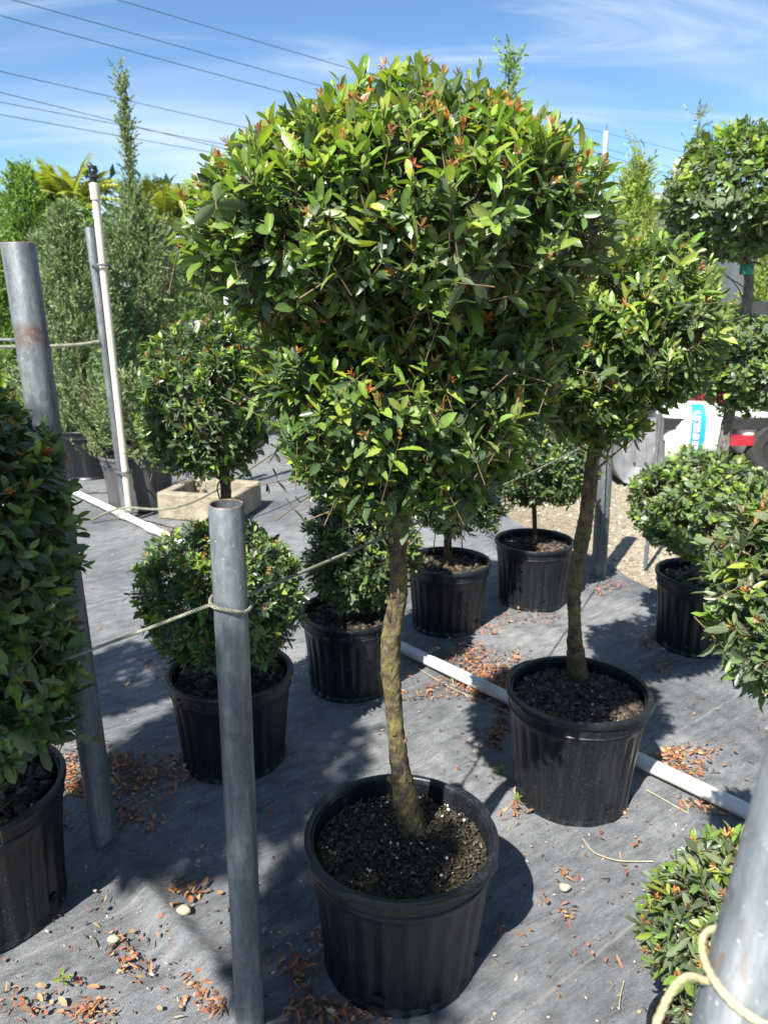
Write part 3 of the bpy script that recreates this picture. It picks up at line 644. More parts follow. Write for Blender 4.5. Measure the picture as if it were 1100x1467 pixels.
# two-tier topiary behind the middle post
root = potted('potted_topiary', (-0.535, 2.388, 0.0), 'two-tier topiary, ball over round bush, standing behind the short steel post')
pot(root, 0.212, 0.345, phase=2.0, chips=1100, stones=12, chip_size=0.024, seed=13)
E3 = [ell(318, 848, 2.39, 122, 112, 0.28), ell(299, 576, 2.39, 102, 112, 0.22)]
a = foliage(root, E3, 240, per_m2=1700, leaf_len=0.034, leaf_w=0.0125, pal=DARK, new_p=0.35, red_p=0.20, slen=0.06, pairs=5, seed=21, amp=0.08, twr=0.001, lod=TEMPL8)
trunk(root, [Vector((-0.535, 2.388, 0.29)), D(325, 800, 2.39), D(322, 690, 2.39), D(310, 600, 2.39), D(300, 540, 2.39)], [0.022, 0.018, 0.016, 0.012, 0.006], 'bark_dark', pick_limbs(a, 16, 3), 4, 12, 0.08)
# dark bush behind the main trunk
root = potted('potted_bush', (-0.140, 2.915, 0.0), 'dark dense bush in black pot directly behind the mossy trunk', 'bush')
pot(root, 0.205, 0.34, phase=0.7, chips=900, stones=6, chip_size=0.024, seed=14)
E4 = [ell(517, 785, 2.92, 84, 92, 0.24), ell(520, 700, 2.92, 66, 70, 0.2)]
a = foliage(root, E4, 120, per_m2=1800, leaf_len=0.036, leaf_w=0.0125, pal=DARK * 0.85, new_p=0.12, red_p=0.04, slen=0.06, seed=31, amp=0.08, twr=0.001, lod=TEMPL8)
trunk(root, [Vector((-0.14, 2.915, 0.28)), D(515, 800, 2.92), D(517, 720, 2.92)], [0.02, 0.016, 0.008], 'bark_dark', pick_limbs(a, 10, 4), 5, 10)
# short standard in shade
root = potted('potted_topiary', (0.315, 3.525, 0.0), 'short-stemmed topiary in black pot touching the white ground pipe, under the big crown')
pot(root, 0.203, 0.34, phase=0.1, chips=900, stones=10, chip_size=0.02, seed=15)
E5 = [ell(648, 672, 3.53, 92, 92, 0.28)]
a = foliage(root, E5, 100, per_m2=1800, leaf_len=0.036, leaf_w=0.0125, pal=DARK * 0.9, new_p=0.2, red_p=0.05, slen=0.06, seed=41, amp=0.1, twr=0.001, lod=TEMPL8)
trunk(root, [Vector((0.315, 3.525, 0.28)), D(641, 760, 3.53), D(645, 700, 3.53), D(648, 660, 3.53)], [0.024, 0.021, 0.018, 0.008], 'bark_dark', pick_limbs(a, 12, 5), 6, 10)
# thin-stemmed plant by gravel
root = potted('potted_topiary', (0.795, 3.825, 0.0), 'thin-stemmed topiary in ribbed black pot at the edge of the gravel')
pot(root, 0.205, 0.345, phase=0.9, chips=900, stones=14, chip_size=0.018, seed=16)
E6 = [ell(778, 662, 3.83, 84, 62, 0.26)]
a = foliage(root, E6, 100, per_m2=1800, leaf_len=0.036, leaf_w=0.0125, pal=np.concatenate([DARK, DARK[:2] * 1.3]), new_p=0.25, red_p=0.08, slen=0.06, seed=51, amp=0.12, twr=0.001, lod=TEMPL8)
trunk(root, [Vector((0.80, 3.825, 0.28)), D(765, 745, 3.83), D(766, 705, 3.83), D(775, 660, 3.83)], [0.014, 0.012, 0.011, 0.006], 'bark_dark', pick_limbs(a, 14, 6), 7, 10)
# three-tier privet on the right
root = potted('potted_topiary', (1.47, 3.30, 0.0), 'three-tier pale round-leaved topiary with grey trunk in black pot near gravel')
pot(root, 0.205, 0.36, phase=1.7, soil='soil', chips=500, stones=60, chip_size=0.016, seed=17, chip_cols=[[0.16, 0.14, 0.11], [0.09, 0.075, 0.055], [0.22, 0.2, 0.16]])
PRIV = np.array([[0.11, 0.155, 0.08], [0.095, 0.135, 0.075], [0.14, 0.19, 0.085], [0.08, 0.115, 0.065]])
E7 = [ell(1058, 282, 3.28, 106, 92, 0.32), ell(1075, 520, 3.28, 78, 72, 0.25), ell(1012, 722, 3.28, 100, 84, 0.30)]
a = foliage(root, E7, 200, per_m2=1350, leaf_len=0.038, leaf_w=0.022, pal=PRIV, new_p=0.4, red_p=0.0, slen=0.065, pairs=4, seed=61, amp=0.08, twr=0.0013, lod=TEMPL8)
trunk(root, [Vector((1.47, 3.30, 0.30)), D(1020, 720, 3.3), D(1042, 600, 3.3), D(1062, 480, 3.3), D(1072, 400, 3.3), D(1062, 320, 3.3), D(1058, 260, 3.3)], [0.030, 0.026, 0.024, 0.022, 0.02, 0.014, 0.006], 'bark_grey', pick_limbs(a, 26, 7), 8, 12, 0.12)
c = D(1069, 386, 3.3); MB().lathe([(0.027, -0.02), (0.0275, 0.02), (0.024, 0.02), (0.0235, -0.02)], 14, None, tuple(c - root.location), True).build('tie_tape', 'tie', root)
# near right two-tier topiary
root = potted('potted_topiary', (0.655, 1.16, 0.0), 'two-tier narrow-leaved topiary cut by the frame edge behind the leaning rusty post')
pot(root, 0.125, 0.18, phase=0.3, chips=250, stones=0, seed=18)
E8 = [ell(1046, 1352, 1.15, 110, 172, 0.18), ell(1138, 862, 1.16, 122, 152, 0.18)]
OLV = np.array([[0.115, 0.145, 0.08], [0.09, 0.12, 0.07], [0.135, 0.165, 0.09], [0.075, 0.105, 0.06]])
a = foliage(root, E8, 280, per_m2=2500, leaf_len=0.036, leaf_w=0.0112, pal=OLV, new_p=0.22, red_p=0.30, slen=0.07, pairs=5, seed=71, amp=0.07)
trunk(root, [Vector((0.655, 1.16, 0.13)), (0.68, 1.16, 0.45), (0.735, 1.16, 0.72), (0.735, 1.16, 0.95), (0.70, 1.16, 1.2)], [0.022, 0.019, 0.017, 0.016, 0.006], 'bark_dark', pick_limbs(a, 14, 8), 9, 10)
# dark bush on the left edge
root = potted('potted_bush', (-1.06, 1.69, 0.0), 'large shaded dark green bush in black pot at the left edge', 'bush')
pot(root, 0.22, 0.38, phase=0.5, chips=700, stones=8, chip_size=0.02, seed=19)
E9 = [((-1.05, 1.64, 1.07), (0.355, 0.35, 0.42)), ((-1.0, 1.62, 0.73), (0.27, 0.27, 0.27))]
a = foliage(root, E9, 290, per_m2=1100, leaf_len=0.050, leaf_w=0.0185, pal=DARK * 0.9, new_p=0.25, red_p=0.16, slen=0.085, seed=81, amp=0.05)
trunk(root, [(-1.06, 1.69, 0.33), (-1.05, 1.67, 0.7), (-1.04, 1.65, 1.2)], [0.03, 0.025, 0.008], 'bark_dark', pick_limbs(a, 18, 9), 10, 12)
# unseen tall lollipop trees, added to shade the near pot, left bush and fabric
for (x_, y_, zc, rr_, lab) in ((-1.55, -0.97, 3.6, 0.34, 'tall standard tree added unseen behind the photographer to shade the nearest pot'), (-2.05, -0.30, 3.6, 0.47, 'tall standard tree added unseen beside the photographer to shade the left bush'), (-2.2, 1.1, 2.6, 0.30, 'smaller standard tree added unseen left of the frame to dapple the fabric with shade')):
    root = potted('unseen_standard_tree', (x_, y_, 0.0), lab, 'tree', 'unseen tall standard trees added for their shade')
    pot(root, 0.22, 0.38, chips=0, stones=0, holes=False, seed=20)
    a = foliage(root, [((x_, y_, zc), (rr_, rr_, rr_ * 0.9))], 0, per_m2=480, leaf_len=0.062, leaf_w=0.026, pal=DARK, lod=TEMPL4, seed=int(91 + x_ * 3), slen=0.085)
    trunk(root, [(x_, y_, 0.3), (x_ + 0.02, y_, 1.3), (x_, y_, zc)], [0.035, 0.03, 0.01], 'bark_dark', pick_limbs(a, 12, 10), 11, 12)

# ------------------------------------------------------------------ conifers and far plants
def conifer(name, loc, label, h, rad, col, tip=0.0, n=9000, seed=0, blade=0.07, bw=0.010, z0=0.3, pw=0.75, potr=0.0, potm='pot', cat='conifer', leaders=0, lump=0.16, table=None, lean=0.0):
    """column of upright feathery sprays; every spray is a fan of narrow blades"""
    root = thing(name, loc, label, cat); r = np.random.default_rng(seed)
    def prof(t):
        if table: return np.interp(t, [k_[0] for k_ in table], [k_[1] for k_ in table])
        return np.clip(np.minimum((t / 0.12) ** 0.6, 1.0) * (1 - np.clip((t - 0.25) / 0.75, 0, 1) ** (1 / pw) * (1 - tip)), 0.02, 1)
    t = r.random(n) ** 0.9; a = r.random(n) * 6.283
    if table:
        t = r.random(n * 4); t = t[r.random(n * 4) < (0.06 + prof(t))][:n]; n = len(t); a = r.random(n) * 6.283
    q = rad * prof(t) * (1 + lump * np.sin(3 * a + 7 * t + seed) + lump * np.sin(5 * a - 19 * t + 2 * seed) + lump * 0.8 * np.sin(8 * a + 37 * t)) * np.where(r.random(n) < 0.3, 0.55 + 0.35 * r.random(n), 0.88 + 0.2 * r.random(n))
    base = np.stack([q * np.cos(a) + lean * np.clip(t - 0.4, 0, 1), q * np.sin(a), z0 + (h - z0) * t], 1)
    if leaders:
        k = r.integers(0, n, leaders)
        for j in k:
            m_ = 26; s_ = r.random(m_) * 0.28 * (0.5 + r.random()); b0 = base[j] * np.array([1.05, 1.05, 1])
            base = np.concatenate([base, b0 + np.stack([0.02 * r.normal(size=m_), 0.02 * r.normal(size=m_), s_], 1)]); a = np.concatenate([a, r.random(m_) * 6.28])
    # feathery tufts: each an upswept axis with narrow blades along it
    sel = r.choice(len(base), max(30, len(base) // 5), replace=False); base, a = base[sel], a[sel]
    N = len(base); out = np.stack([np.cos(a), np.sin(a), np.zeros(N)], 1); L = []
    tax = nrm(out * 0.62 + np.array([0, 0, 0.85]) + 0.30 * r.normal(size=(N, 3))); tl = blade * 2.2 * (0.5 + 0.9 * r.random(N))
    tcol = np.array(col)[r.integers(0, len(col), N)] * (0.65 + 0.7 * r.random((N, 1)))
    for j in range(15):
        u_ = j / 14; d = nrm(tax + (0.75 - 0.45 * u_) * r.normal(size=(N, 3)))
        L.append(dict(pos=base + tax * (tl * (u_ - 0.35))[:, None] + blade * 0.16 * (1 - u_) * r.normal(size=(N, 3)), dir=d, up=nrm(out + 0.6 * r.normal(size=(N, 3))), len=blade * 0.55 * (0.5 + r.random(N)) * (1.1 - 0.4 * u_), wid=bw * 1.0 * (0.7 + 0.8 * r.random(N)),
                      col=tcol * (0.85 + 0.3 * r.random((N, 1))) * (0.9 + 0.25 * u_)))
    L = cat_leaves(L); side, up = ortho(L['dir'], L['up']); nn = len(L['len'])
    ln, wd = L['len'][:, None], L['wid'][:, None]
    V = np.stack([L['pos'] - side * wd * 0.3, L['pos'] + side * wd * 0.3, L['pos'] + L['dir'] * ln * 0.6 + side * wd * 0.5 - up * ln * 0.05, L['pos'] + L['dir'] * ln, L['pos'] + L['dir'] * ln * 0.6 - side * wd * 0.5 - up * ln * 0.05], 1)
    T = np.array([(0, 1, 2), (0, 2, 4), (4, 2, 3)])
    me = np_mesh('foliage', V.reshape(-1, 3), tris=(T[None] + (np.arange(nn) * 5)[:, None, None]).reshape(-1, 3), cols=np.repeat(L['col'], 5, 0))
    o = link('foliage', me, 'needle', root); o['kind'] = 'stuff'
    MB().tube([(0, 0, max(0.0, z0 - 0.1) if potr else 0), (0.01, 0, h * 0.5), (lean * 0.15, 0, h * 0.6), (lean * 0.56, 0, h * 0.96)], [0.04, 0.03, 0.022, 0.004], 8).build('trunk', 'bark_dark', root)
    if potr: pot(root, potr, z0 + 0.02, potm, phase=seed, chips=150, stones=0, holes=False, seed=seed)
    return root
JUN = [[0.13, 0.185, 0.09], [0.165, 0.22, 0.10], [0.205, 0.255, 0.115], [0.10, 0.145, 0.075]]
JUNY = [[0.15, 0.19, 0.07], [0.13, 0.165, 0.065], [0.18, 0.21, 0.085]]
BRT = [[0.14, 0.25, 0.03], [0.19, 0.31, 0.035], [0.10, 0.19, 0.03]]
YEL = [[0.25, 0.32, 0.045], [0.31, 0.36, 0.055], [0.20, 0.27, 0.04]]
SFT = [[0.15, 0.21, 0.09], [0.125, 0.18, 0.075], [0.18, 0.23, 0.10]]
def zat(px, py, Y): return D(px, py, Y).z
def gat(px, py_ref, Y):
    c = D(px, py_ref, Y); return (c.x, Y, 0.0)
conifer('potted_juniper', gat(188, 560, 5.75), 'low yellowish juniper in dusty grey pot behind the sprinkler post', zat(190, 538, 5.75), 0.33, JUNY, 0.35, 2600, 2, 0.055, 0.010, 0.40, potr=0.28, potm='pot_dusty', pw=0.5)
conifer('potted_juniper', gat(112, 480, 6.8), 'broad grey-green juniper in black pot left of the sprinkler pole', zat(108, 300, 6.8), 0.40, JUN, 0.03, 9500, 3, 0.07, 0.011, 0.42, potr=0.30, pw=0.8)
conifer('tall_juniper', gat(200, 420, 7.7), 'tallest grey-green juniper with a long thin leader, right of the sprinkler pole', zat(172, 108, 7.7), 0.37, JUN, 0.0, 12500, 4, 0.075, 0.012, 0.4, potr=0.3, leaders=24, lean=0.02,
        table=[(0, .6), (.1, .95), (.4, 1), (.5, .85), (.58, .6), (.64, .28), (.68, .06), (.85, .05), (.93, .03), (1, .012)])
def leader(name, px, y_top, y_bot, Y, label, col=JUN, rad=0.11, seed=6):
    """a slim juniper standing on the ground, its thin top rising above its neighbours"""
    b = gat(px, y_bot, Y); h = zat(px, y_top, Y)
    return conifer(name, b, label, h, rad, col, 0.05, 2200, seed, 0.085, 0.011, 0.3, lump=0.22, table=[(0, .7), (.2, 1), (.5, .8), (.7, .5), (.85, .3), (.93, .22), (1, .03)])
leader('slim_juniper', 727, 66, 150, 6.2, 'slim juniper with its tip just above the right shoulder of the big crown', BRT, 0.15, 7)
leader('slim_juniper', 993, 152, 240, 7.5, 'slim pale conifer with its tip rising behind the three-tier topiary', SFT, 0.17, 8)
conifer('potted_juniper', gat(70, 430, 7.6), 'narrow grey-green juniper close to the tall leaning post', zat(70, 345, 7.6), 0.34, JUN, 0.05, 7000, 41, 0.07, 0.011, 0.4, potr=0.28)
conifer('arborvitae', gat(118, 400, 9.8), 'bright green arborvitae seen behind the sprinkler pole', zat(118, 300, 9.8), 0.45, BRT, 0.1, 7000, 43, 0.09, 0.016, 0.1)
conifer('arborvitae', gat(48, 400, 9.5), 'bright green arborvitae at the left edge', zat(45, 245, 9.5), 0.62, BRT, 0.05, 9000, 9, 0.09, 0.016, 0.1, pw=0.75)
conifer('arborvitae', gat(-20, 420, 8.6), 'green arborvitae half cut by the left frame edge', zat(-20, 330, 8.6), 0.5, BRT, 0.1, 6000, 10, 0.09, 0.016, 0.1)
conifer('golden_conifer', gat(905, 330, 8.5), 'yellow-green feathery conifer in front of the dark shed', zat(905, 245, 8.5), 0.40, YEL, 0.10, 6000, 11, 0.11, 0.012, 0.1, leaders=24)
conifer('golden_conifer', gat(1112, 440, 8.8), 'yellow-green conifer at the right frame edge behind the grey trunk', zat(1110, 350, 8.8), 0.5, YEL, 0.2, 6000, 12, 0.09, 0.014, 0.1)
for k, (px, pt, Y, rd, lab) in enumerate(((268, 372, 12.5, 0.55, 'soft green shrub in the far row, just right of the tall juniper'), (305, 395, 11.5, 0.5, 'soft green shrub in the far row beside the thin white pole'),
                                          (345, 360, 14.0, 0.7, 'soft green shrub seen through the gap under the big crown'), (390, 395, 12.0, 0.6, 'soft green shrub in the far row hidden mostly by the big crown'), (235, 385, 15.0, 0.7, 'soft green shrub far behind the tall juniper'))):
    conifer('far_shrub', gat(px, 440, Y), lab, zat(px, pt, Y), rd, SFT, 0.25, 3000, 20 + k, 0.12, 0.02, 0.35, pw=0.6, potr=0.3, cat='shrub')
for k, (px, pt, Y, rd, lab) in enumerate(((270, 425, 10.6, 0.30, 'rounded green shrub in black pot on the far pipe frame'), (330, 440, 10.2, 0.30, 'rounded green shrub in black pot right end of the far pipe frame'))):
    conifer('far_shrub', gat(px, 455, Y), lab, zat(px, pt, Y), rd, BRT, 0.4, 1800, 30 + k, 0.08, 0.014, 0.45, pw=0.5, potr=0.22, cat='shrub')
def palm(loc, h, label, seed, n=13, flen=0.95):
    """clump of arching yellow-green fronds with paired leaflets"""
    root = thing('areca_palm', loc, label, 'palm'); r = random.Random(seed); mb = MB()
    for k in range(4): mb.tube([(r.uniform(-.1, .1), r.uniform(-.1, .1), 0), (r.uniform(-.15, .15), r.uniform(-.15, .15), h - 0.75 * flen)], [0.035, 0.02], 7)
    mb.build('stem', 'bark_grey', root)
    for k in range(n):
        a = k * 2.4 + r.random(); el = r.uniform(0.6, 1.35); f = MB(); L = []
        p = Vector((0, 0, h - 0.8 * flen)); d = Vector((math.cos(a) * math.cos(el), math.sin(a) * math.cos(el), math.sin(el))); pts = [p.copy()]
        ln = flen * r.uniform(0.75, 1.15)
        for s in range(14):
            p = p + d * ln / 14; d = (d + Vector((0, 0, -0.05 - 0.06 * math.cos(el)))).normalized(); pts.append(p.copy())
        pos, dr, up, le = [], [], [], []
        for s in range(3, 15):
            t = (pts[s] - pts[s - 1]).normalized(); sd_ = t.cross(Vector((0, 0, 1))).normalized()
            for sg in (-1, 1):
                for e in (0, 0.33, 0.66):
                    q = pts[s - 1].lerp(pts[s], e); pos.append(q); dr.append((t * 0.5 + sd_ * sg * 0.95 + Vector((r.uniform(-.1, .1), r.uniform(-.1, .1), 0.1 - 0.35 * (s / 15)))).normalized()); up.append(Vector((0, 0, 1))); le.append(0.30 * ln * math.sin(0.5 + 2.3 * s / 15))
        n_ = len(pos); cc = np.array([[0.30, 0.32, 0.045], [0.25, 0.31, 0.05], [0.36, 0.34, 0.06]])[rng.integers(0, 3, n_)]
        me = leaves_mesh('frond', dict(pos=np.array(pos), dir=np.array(dr), up=np.array(up), len=np.array(le), wid=np.full(n_, 0.017), col=cc, var=np.full(n_, 1)))
        link('frond', me, 'needle', root)
    return root
palm(gat(100, 300, 10.5), zat(100, 236, 10.5), 'yellow-green palm with tall fronds left of the sprinkler head', 1, 20, 0.72)
palm(gat(234, 310, 9.5), zat(238, 262, 9.5), 'golden yellow palm between the tall juniper and the big crown', 2, 18, 0.62)

# far wood as one mass
tr = np.random.default_rng(5); pos = []
for k in range(70):
    x0, y0 = -85 + k * 2.6 + tr.normal(), 72 + 9 * tr.random(); hh = (9.2 + 3.2 * tr.random()) * (1.0 if x0 < 12 else 0.72); rr_ = 2.6 + 1.6 * tr.random()
    n_ = 260; d = nrm(tr.normal(size=(n_, 3))); q = d * np.array([rr_, rr_, hh * 0.42]) * (0.75 + 0.3 * tr.random((n_, 1))) * lumps(d, k, 0.12)[:, None]
    pos.append(q + np.array([x0, y0, hh * 0.60]))
pos = np.concatenate(pos); n_ = len(pos)
L = dict(pos=pos, dir=nrm(tr.normal(size=(n_, 3))), up=nrm(tr.normal(size=(n_, 3)) + np.array([0, -0.4, 0.8])), len=1.0 + 0.7 * tr.random(n_), wid=0.7 + 0.4 * tr.random(n_),
         col=np.array([[0.05, 0.085, 0.03], [0.07, 0.105, 0.04], [0.04, 0.07, 0.03]])[tr.integers(0, 3, n_)], var=tr.integers(0, len(TEMPL), n_))
tag(link('treeline', leaves_mesh('treeline', L, TEMPL4), 'needle'), 'dark green belt of far trees along the horizon', 'trees', kind='stuff')

# ------------------------------------------------------------------ posts, pipes and ropes
def post(name, base, top, rad, label, mat='galv', wall=0.004, n=28):
    base, top = Vector(base), Vector(top); root = thing(name, base, label, 'post'); ax = top - base; L = ax.length
    q = ax.to_track_quat('Z', 'Y')
    o = MB().lathe([(rad, -0.02), (rad, L * 0.33), (rad, L * 0.66), (rad, L - 0.002), (rad - 0.0012, L)], n).build('tube', mat, root); o.rotation_euler = q.to_euler()
    o = MB().lathe([(rad - wall, L), (rad - wall, L - 0.25), (0.0005, L - 0.25)], n).build('bore', mat, root); o.rotation_euler = q.to_euler()
    o = MB().lathe([(rad - 0.0012, L), (rad - 0.002, L + 0.0012), (rad - wall, L)], n).build('cut_edge', 'rust', root); o.rotation_euler = q.to_euler()
    return root
cb = Vector((-0.300, 1.32, 0)); ct = D(324, 722, 1.30)
post('steel_post', cb, ct, 0.0315, 'short galvanised steel post with a rope looped round it, in front')
lb = P(152, 1210); lt = D(26, 348, 1.90)
post('steel_post', lb, lt, 0.0385, 'tall leaning steel post with a rusty band behind the left bush', 'galv_band')
fp0, fp1 = Vector((0.135, 0.40, 0.0)), Vector((0.338, 0.40, 1.95))
post('steel_post', fp0, fp1, 0.038, 'close blurred steel post with rust spots at the right edge', 'galv_rust')
rb = P(857, 825); post('steel_post', rb, D(872, 560, 4.19), 0.043, 'grey steel post standing at the gravel edge behind the crooked trunk')
sb = P(182, 742); stp = D(129, 326, 5.33)
post('steel_post', sb, stp, 0.030, 'thin steel post carrying the cream sprinkler pipe')
pc0 = cb.lerp(ct, D(330, 868, 1.29).z / ct.z); E_ = pc0 + (D(95, 943, 1.62) - pc0) * 1.8; ob_ = Vector((E_.x - 0.035, E_.y + 0.02, 0)); post('steel_post', ob_, ob_ + Vector((0, 0, 1.25)), 0.0315, 'steel post just outside the left frame edge holding the rope end')
eb_ = Vector((-0.95, -0.75, 0)); post('steel_post', eb_, eb_ + Vector((0, 0, 1.25)), 0.0315, 'steel post behind the photographer holding the yellow rope end')
hb_ = Vector(gat(478, 660, 6.6)); post('steel_post', hb_, hb_ + Vector((0, 0, 0.75)), 0.03, 'far steel post hidden behind the big crown')

def cyl_thing(name, pts, rad, mat, label, cat, n=10, kind=None):
    o = MB().tube(pts, rad, n).build(name, mat); return tag(o, label, cat, kind=kind)
# sprinkler riser
root = thing('sprinkler_riser', sb + Vector((0.045, -0.055, 0)), 'cream plastic sprinkler riser with black head strapped to thin post', 'sprinkler')
top = D(135, 262, 5.27) - root.location; ax = top.normalized()
MB().tube([(0, 0, 0), top], 0.024, 14).build('pipe', 'pvc_cream', root)
MB().tube([top - ax * 0.10, top - ax * 0.005], 0.031, 14).build('coupling', 'pvc_cream', root)
hd = MB().tube([top - ax * 0.005, top + ax * 0.03], 0.022, 12); hd.tube([top + ax * 0.03, top + ax * 0.04], 0.034, 12)
for sx in (-0.017, 0.017): hd.tube([top + ax * 0.04 + Vector((sx, 0, 0)), top + ax * 0.085 + Vector((sx, 0, 0))], 0.008, 6)
hd.tube([top + ax * 0.085, top + ax * 0.10], 0.03, 12); hd.tube([top + ax * 0.04, top + ax * 0.07], 0.009, 8); hd.build('sprinkler_head', 'black_plastic', root)
for t in (0.16, 0.78):
    c = Vector((0, 0, 0)).lerp(top, t); MB().lathe([(0.075, -0.008), (0.077, 0.0), (0.075, 0.008), (0.070, 0.008), (0.070, -0.008)], 24, lambda r, z, a: r * (1 if abs(math.sin(a)) < 2 else 1) * (0.62 + 0.38 * abs(math.cos(a - 2.25))), tuple(c + Vector((-0.022, 0.027, 0))), True).build('strap', 'galv', root)
# ground pipes
A, B = P(98, 706), P(1075, 1180); A.z = B.z = 0.036
def on(t): return A.lerp(B, t)
root = thing('irrigation_pipe', A, 'long white plastic water pipe lying across the ground', 'pipe')
MB().tube([on(t) - A for t in np.linspace(0, 1, 12)], 0.0255, 16).build('tube', 'pvc', root)
dr = (B - A).normalized()
for t in (0.188, 0.27): MB().tube([on(t) - A - dr * 0.05, on(t) - A + dr * 0.05], 0.032, 16).build('coupling', 'pvc_cream', root)
# concrete box
bc = P(297, 742); q = Matrix.Rotation(R(-14), 3, 'Z'); root = thing('concrete_box', (bc.x, bc.y + 0.16, 0), 'square hollow concrete box on the fabric behind the short post', 'concrete box'); root.rotation_euler = (0, 0, R(-14))
W_, D_, H_, T_ = 0.60, 0.52, 0.20, 0.075
for nm, c, d in (('wall', (0, -D_ / 2 + T_ / 2, H_ / 2), (W_, T_, H_)), ('wall', (0, D_ / 2 - T_ / 2, H_ / 2), (W_, T_, H_)), ('wall', (-W_ / 2 + T_ / 2, 0, H_ / 2 - 0.002), (T_, D_ - 2 * T_, H_)), ('wall', (W_ / 2 - T_ / 2, 0, H_ / 2 - 0.002), (T_, D_ - 2 * T_, H_))):
    o = MB().box(c, d).build(nm, 'concrete', root, smooth=False); bv = o.modifiers.new('b', 'BEVEL'); bv.width = 0.012; bv.segments = 2
# ropes
def rope(name, pts, rad, label, mat='rope', loops=()):
    root = thing(name, pts[0], label, 'rope'); p0 = Vector(pts[0])
    def twist(path, closed=False):
        ln = [0.0]
        for a_, b_ in zip(path, path[1:]): ln.append(ln[-1] + (b_ - a_).length)
        pitch = rad * 7; m_ = min(2600, int(ln[-1] / pitch * 9)); mb_ = MB(); cs = [np.interp(np.linspace(0, ln[-1], m_), ln, [q_[k] for q_ in path]) for k in range(3)]
        for st in range(3):
            L_ = []
            for i_ in range(m_):
                t_ = Vector((cs[0][min(i_ + 1, m_ - 1)] - cs[0][max(i_ - 1, 0)], cs[1][min(i_ + 1, m_ - 1)] - cs[1][max(i_ - 1, 0)], cs[2][min(i_ + 1, m_ - 1)] - cs[2][max(i_ - 1, 0)])).normalized()
                n1 = t_.cross(Vector((0.13, 0.2, 1))).normalized(); n2 = t_.cross(n1); an = i_ / 9 * 6.283 + st * 2.094
                L_.append(Vector((cs[0][i_], cs[1][i_], cs[2][i_])) + (n1 * math.cos(an) + n2 * math.sin(an)) * rad * 0.52)
            mb_.tube(L_, rad * 0.56, 6)
        return mb_
    pth = [p - p0 for p in smooth_path(pts, 8)]
    (twist(pth) if rad < 0.006 else MB().tube(pth, rad, 9)).build('strand', mat, root)
    for c, r_, tilt, k in loops:
        c = Vector(c); L = []
        for j in range(33):
            a = j / 32 * 2 * math.pi; L.append(c - p0 + Vector((r_ * math.cos(a), r_ * math.sin(a), tilt * math.cos(a) + 0.002 * math.sin(3 * a))))
        twist(L).build('loop', mat, root)
    return root
rz = D(330, 868, 1.29).z; fr = rz / ct.z; pc = cb.lerp(ct, fr)
end = rb + Vector((-0.03, -0.05, 0)); end.z = D(862, 622, 4.15).z
left_end = E_
rope('rope', [left_end, (pc + Vector((-0.034, -0.018, 0.004))).lerp(left_end, 0.5) + Vector((0, 0, -0.006)), pc + Vector((-0.034, -0.018, 0.004))], 0.0036, 'weathered rope running from the short post towards the left bush')
r1 = pc + Vector((0.034, 0.012, 0.012)); m1 = r1.lerp(end, 0.25); m2 = r1.lerp(end, 0.6)
rope('rope', [r1, m1 + Vector((0, 0, -0.01)), m2 + Vector((0, 0, -0.015)), end], 0.0036, 'weathered rope passing behind the mossy trunk to the gravel-edge post', loops=((pc, 0.0365, -0.008, 0),))
rp_ = fp0.lerp(fp1, D(985, 1405, 0.4).z / 1.95)
rope('rope', [rp_ + Vector((-0.040, 0.0, 0.0)), D(940, 1465, 0.37), (0.05, 0.20, 1.02), (-0.93, -0.72, 1.02)], 0.0025, 'pale yellow rope tied round the close rusty post', 'rope_yellow', loops=((rp_, 0.0425, -0.012, 0),))
s1 = sb.lerp(stp, D(150, 490, 5.3).z / stp.z)
rope('rope', [(-5.2, 5.05, s1.z - 0.02), D(20, 497, 5.25), s1 + Vector((-0.02, -0.035, 0))], 0.013, 'cream rope stretched left from the sprinkler post')
s2 = sb + Vector((0, -0.09, 0.10)); rope('rope', [P(130, 750) + Vector((0, 0, 0.02)), s2, D(290, 713, 5.0), hb_ + Vector((0, -0.035, 0.62))], 0.0085, 'thin grey rope crossing in front of the concrete box')
cyl_thing('guard_rail', [(-7, 8.3, 1.16), D(60, 488, 8.3), D(300, 470, 8.3)], 0.022, 'galv', 'grey horizontal pipe rail behind the left junipers', 'rail')
# far pipe frame with pots
f0 = Vector(gat(236, 466, 9.6)); f1 = Vector(gat(318, 462, 9.9)); hz = D(270, 463, 9.7).z
root = thing('pipe_frame', f0, 'low pale pipe bench frame in the far row', 'frame')
MB().tube([Vector((0, 0, hz)), f1 - f0 + Vector((0, 0, hz))], 0.03, 8).build('rail', 'pvc_cream', root)
for t in (0.0, 1.0):
    c = (f1 - f0) * t; MB().tube([c, c + Vector((0, 0, hz))], 0.025, 8).build('leg', 'galv', root)
MB().tube([Vector((0, 0.5, hz * 0.75)), f1 - f0 + Vector((0.3, 0.5, hz * 0.75))], 0.03, 8).build('rail', 'galv', root)
c = gat(325, 440, 9.0); cyl_thing('white_pole', [c, (c[0], c[1], zat(325, 402, 9.0))], 0.028, 'pvc', 'thin white pole in the gap left of the big crown', 'pole')
c = gat(0, 350, 11); cyl_thing('guard_rail', [D(215, 341, 11), D(262, 341, 11)], 0.03, 'galv', 'short grey pipe rail beside the golden palm', 'rail')

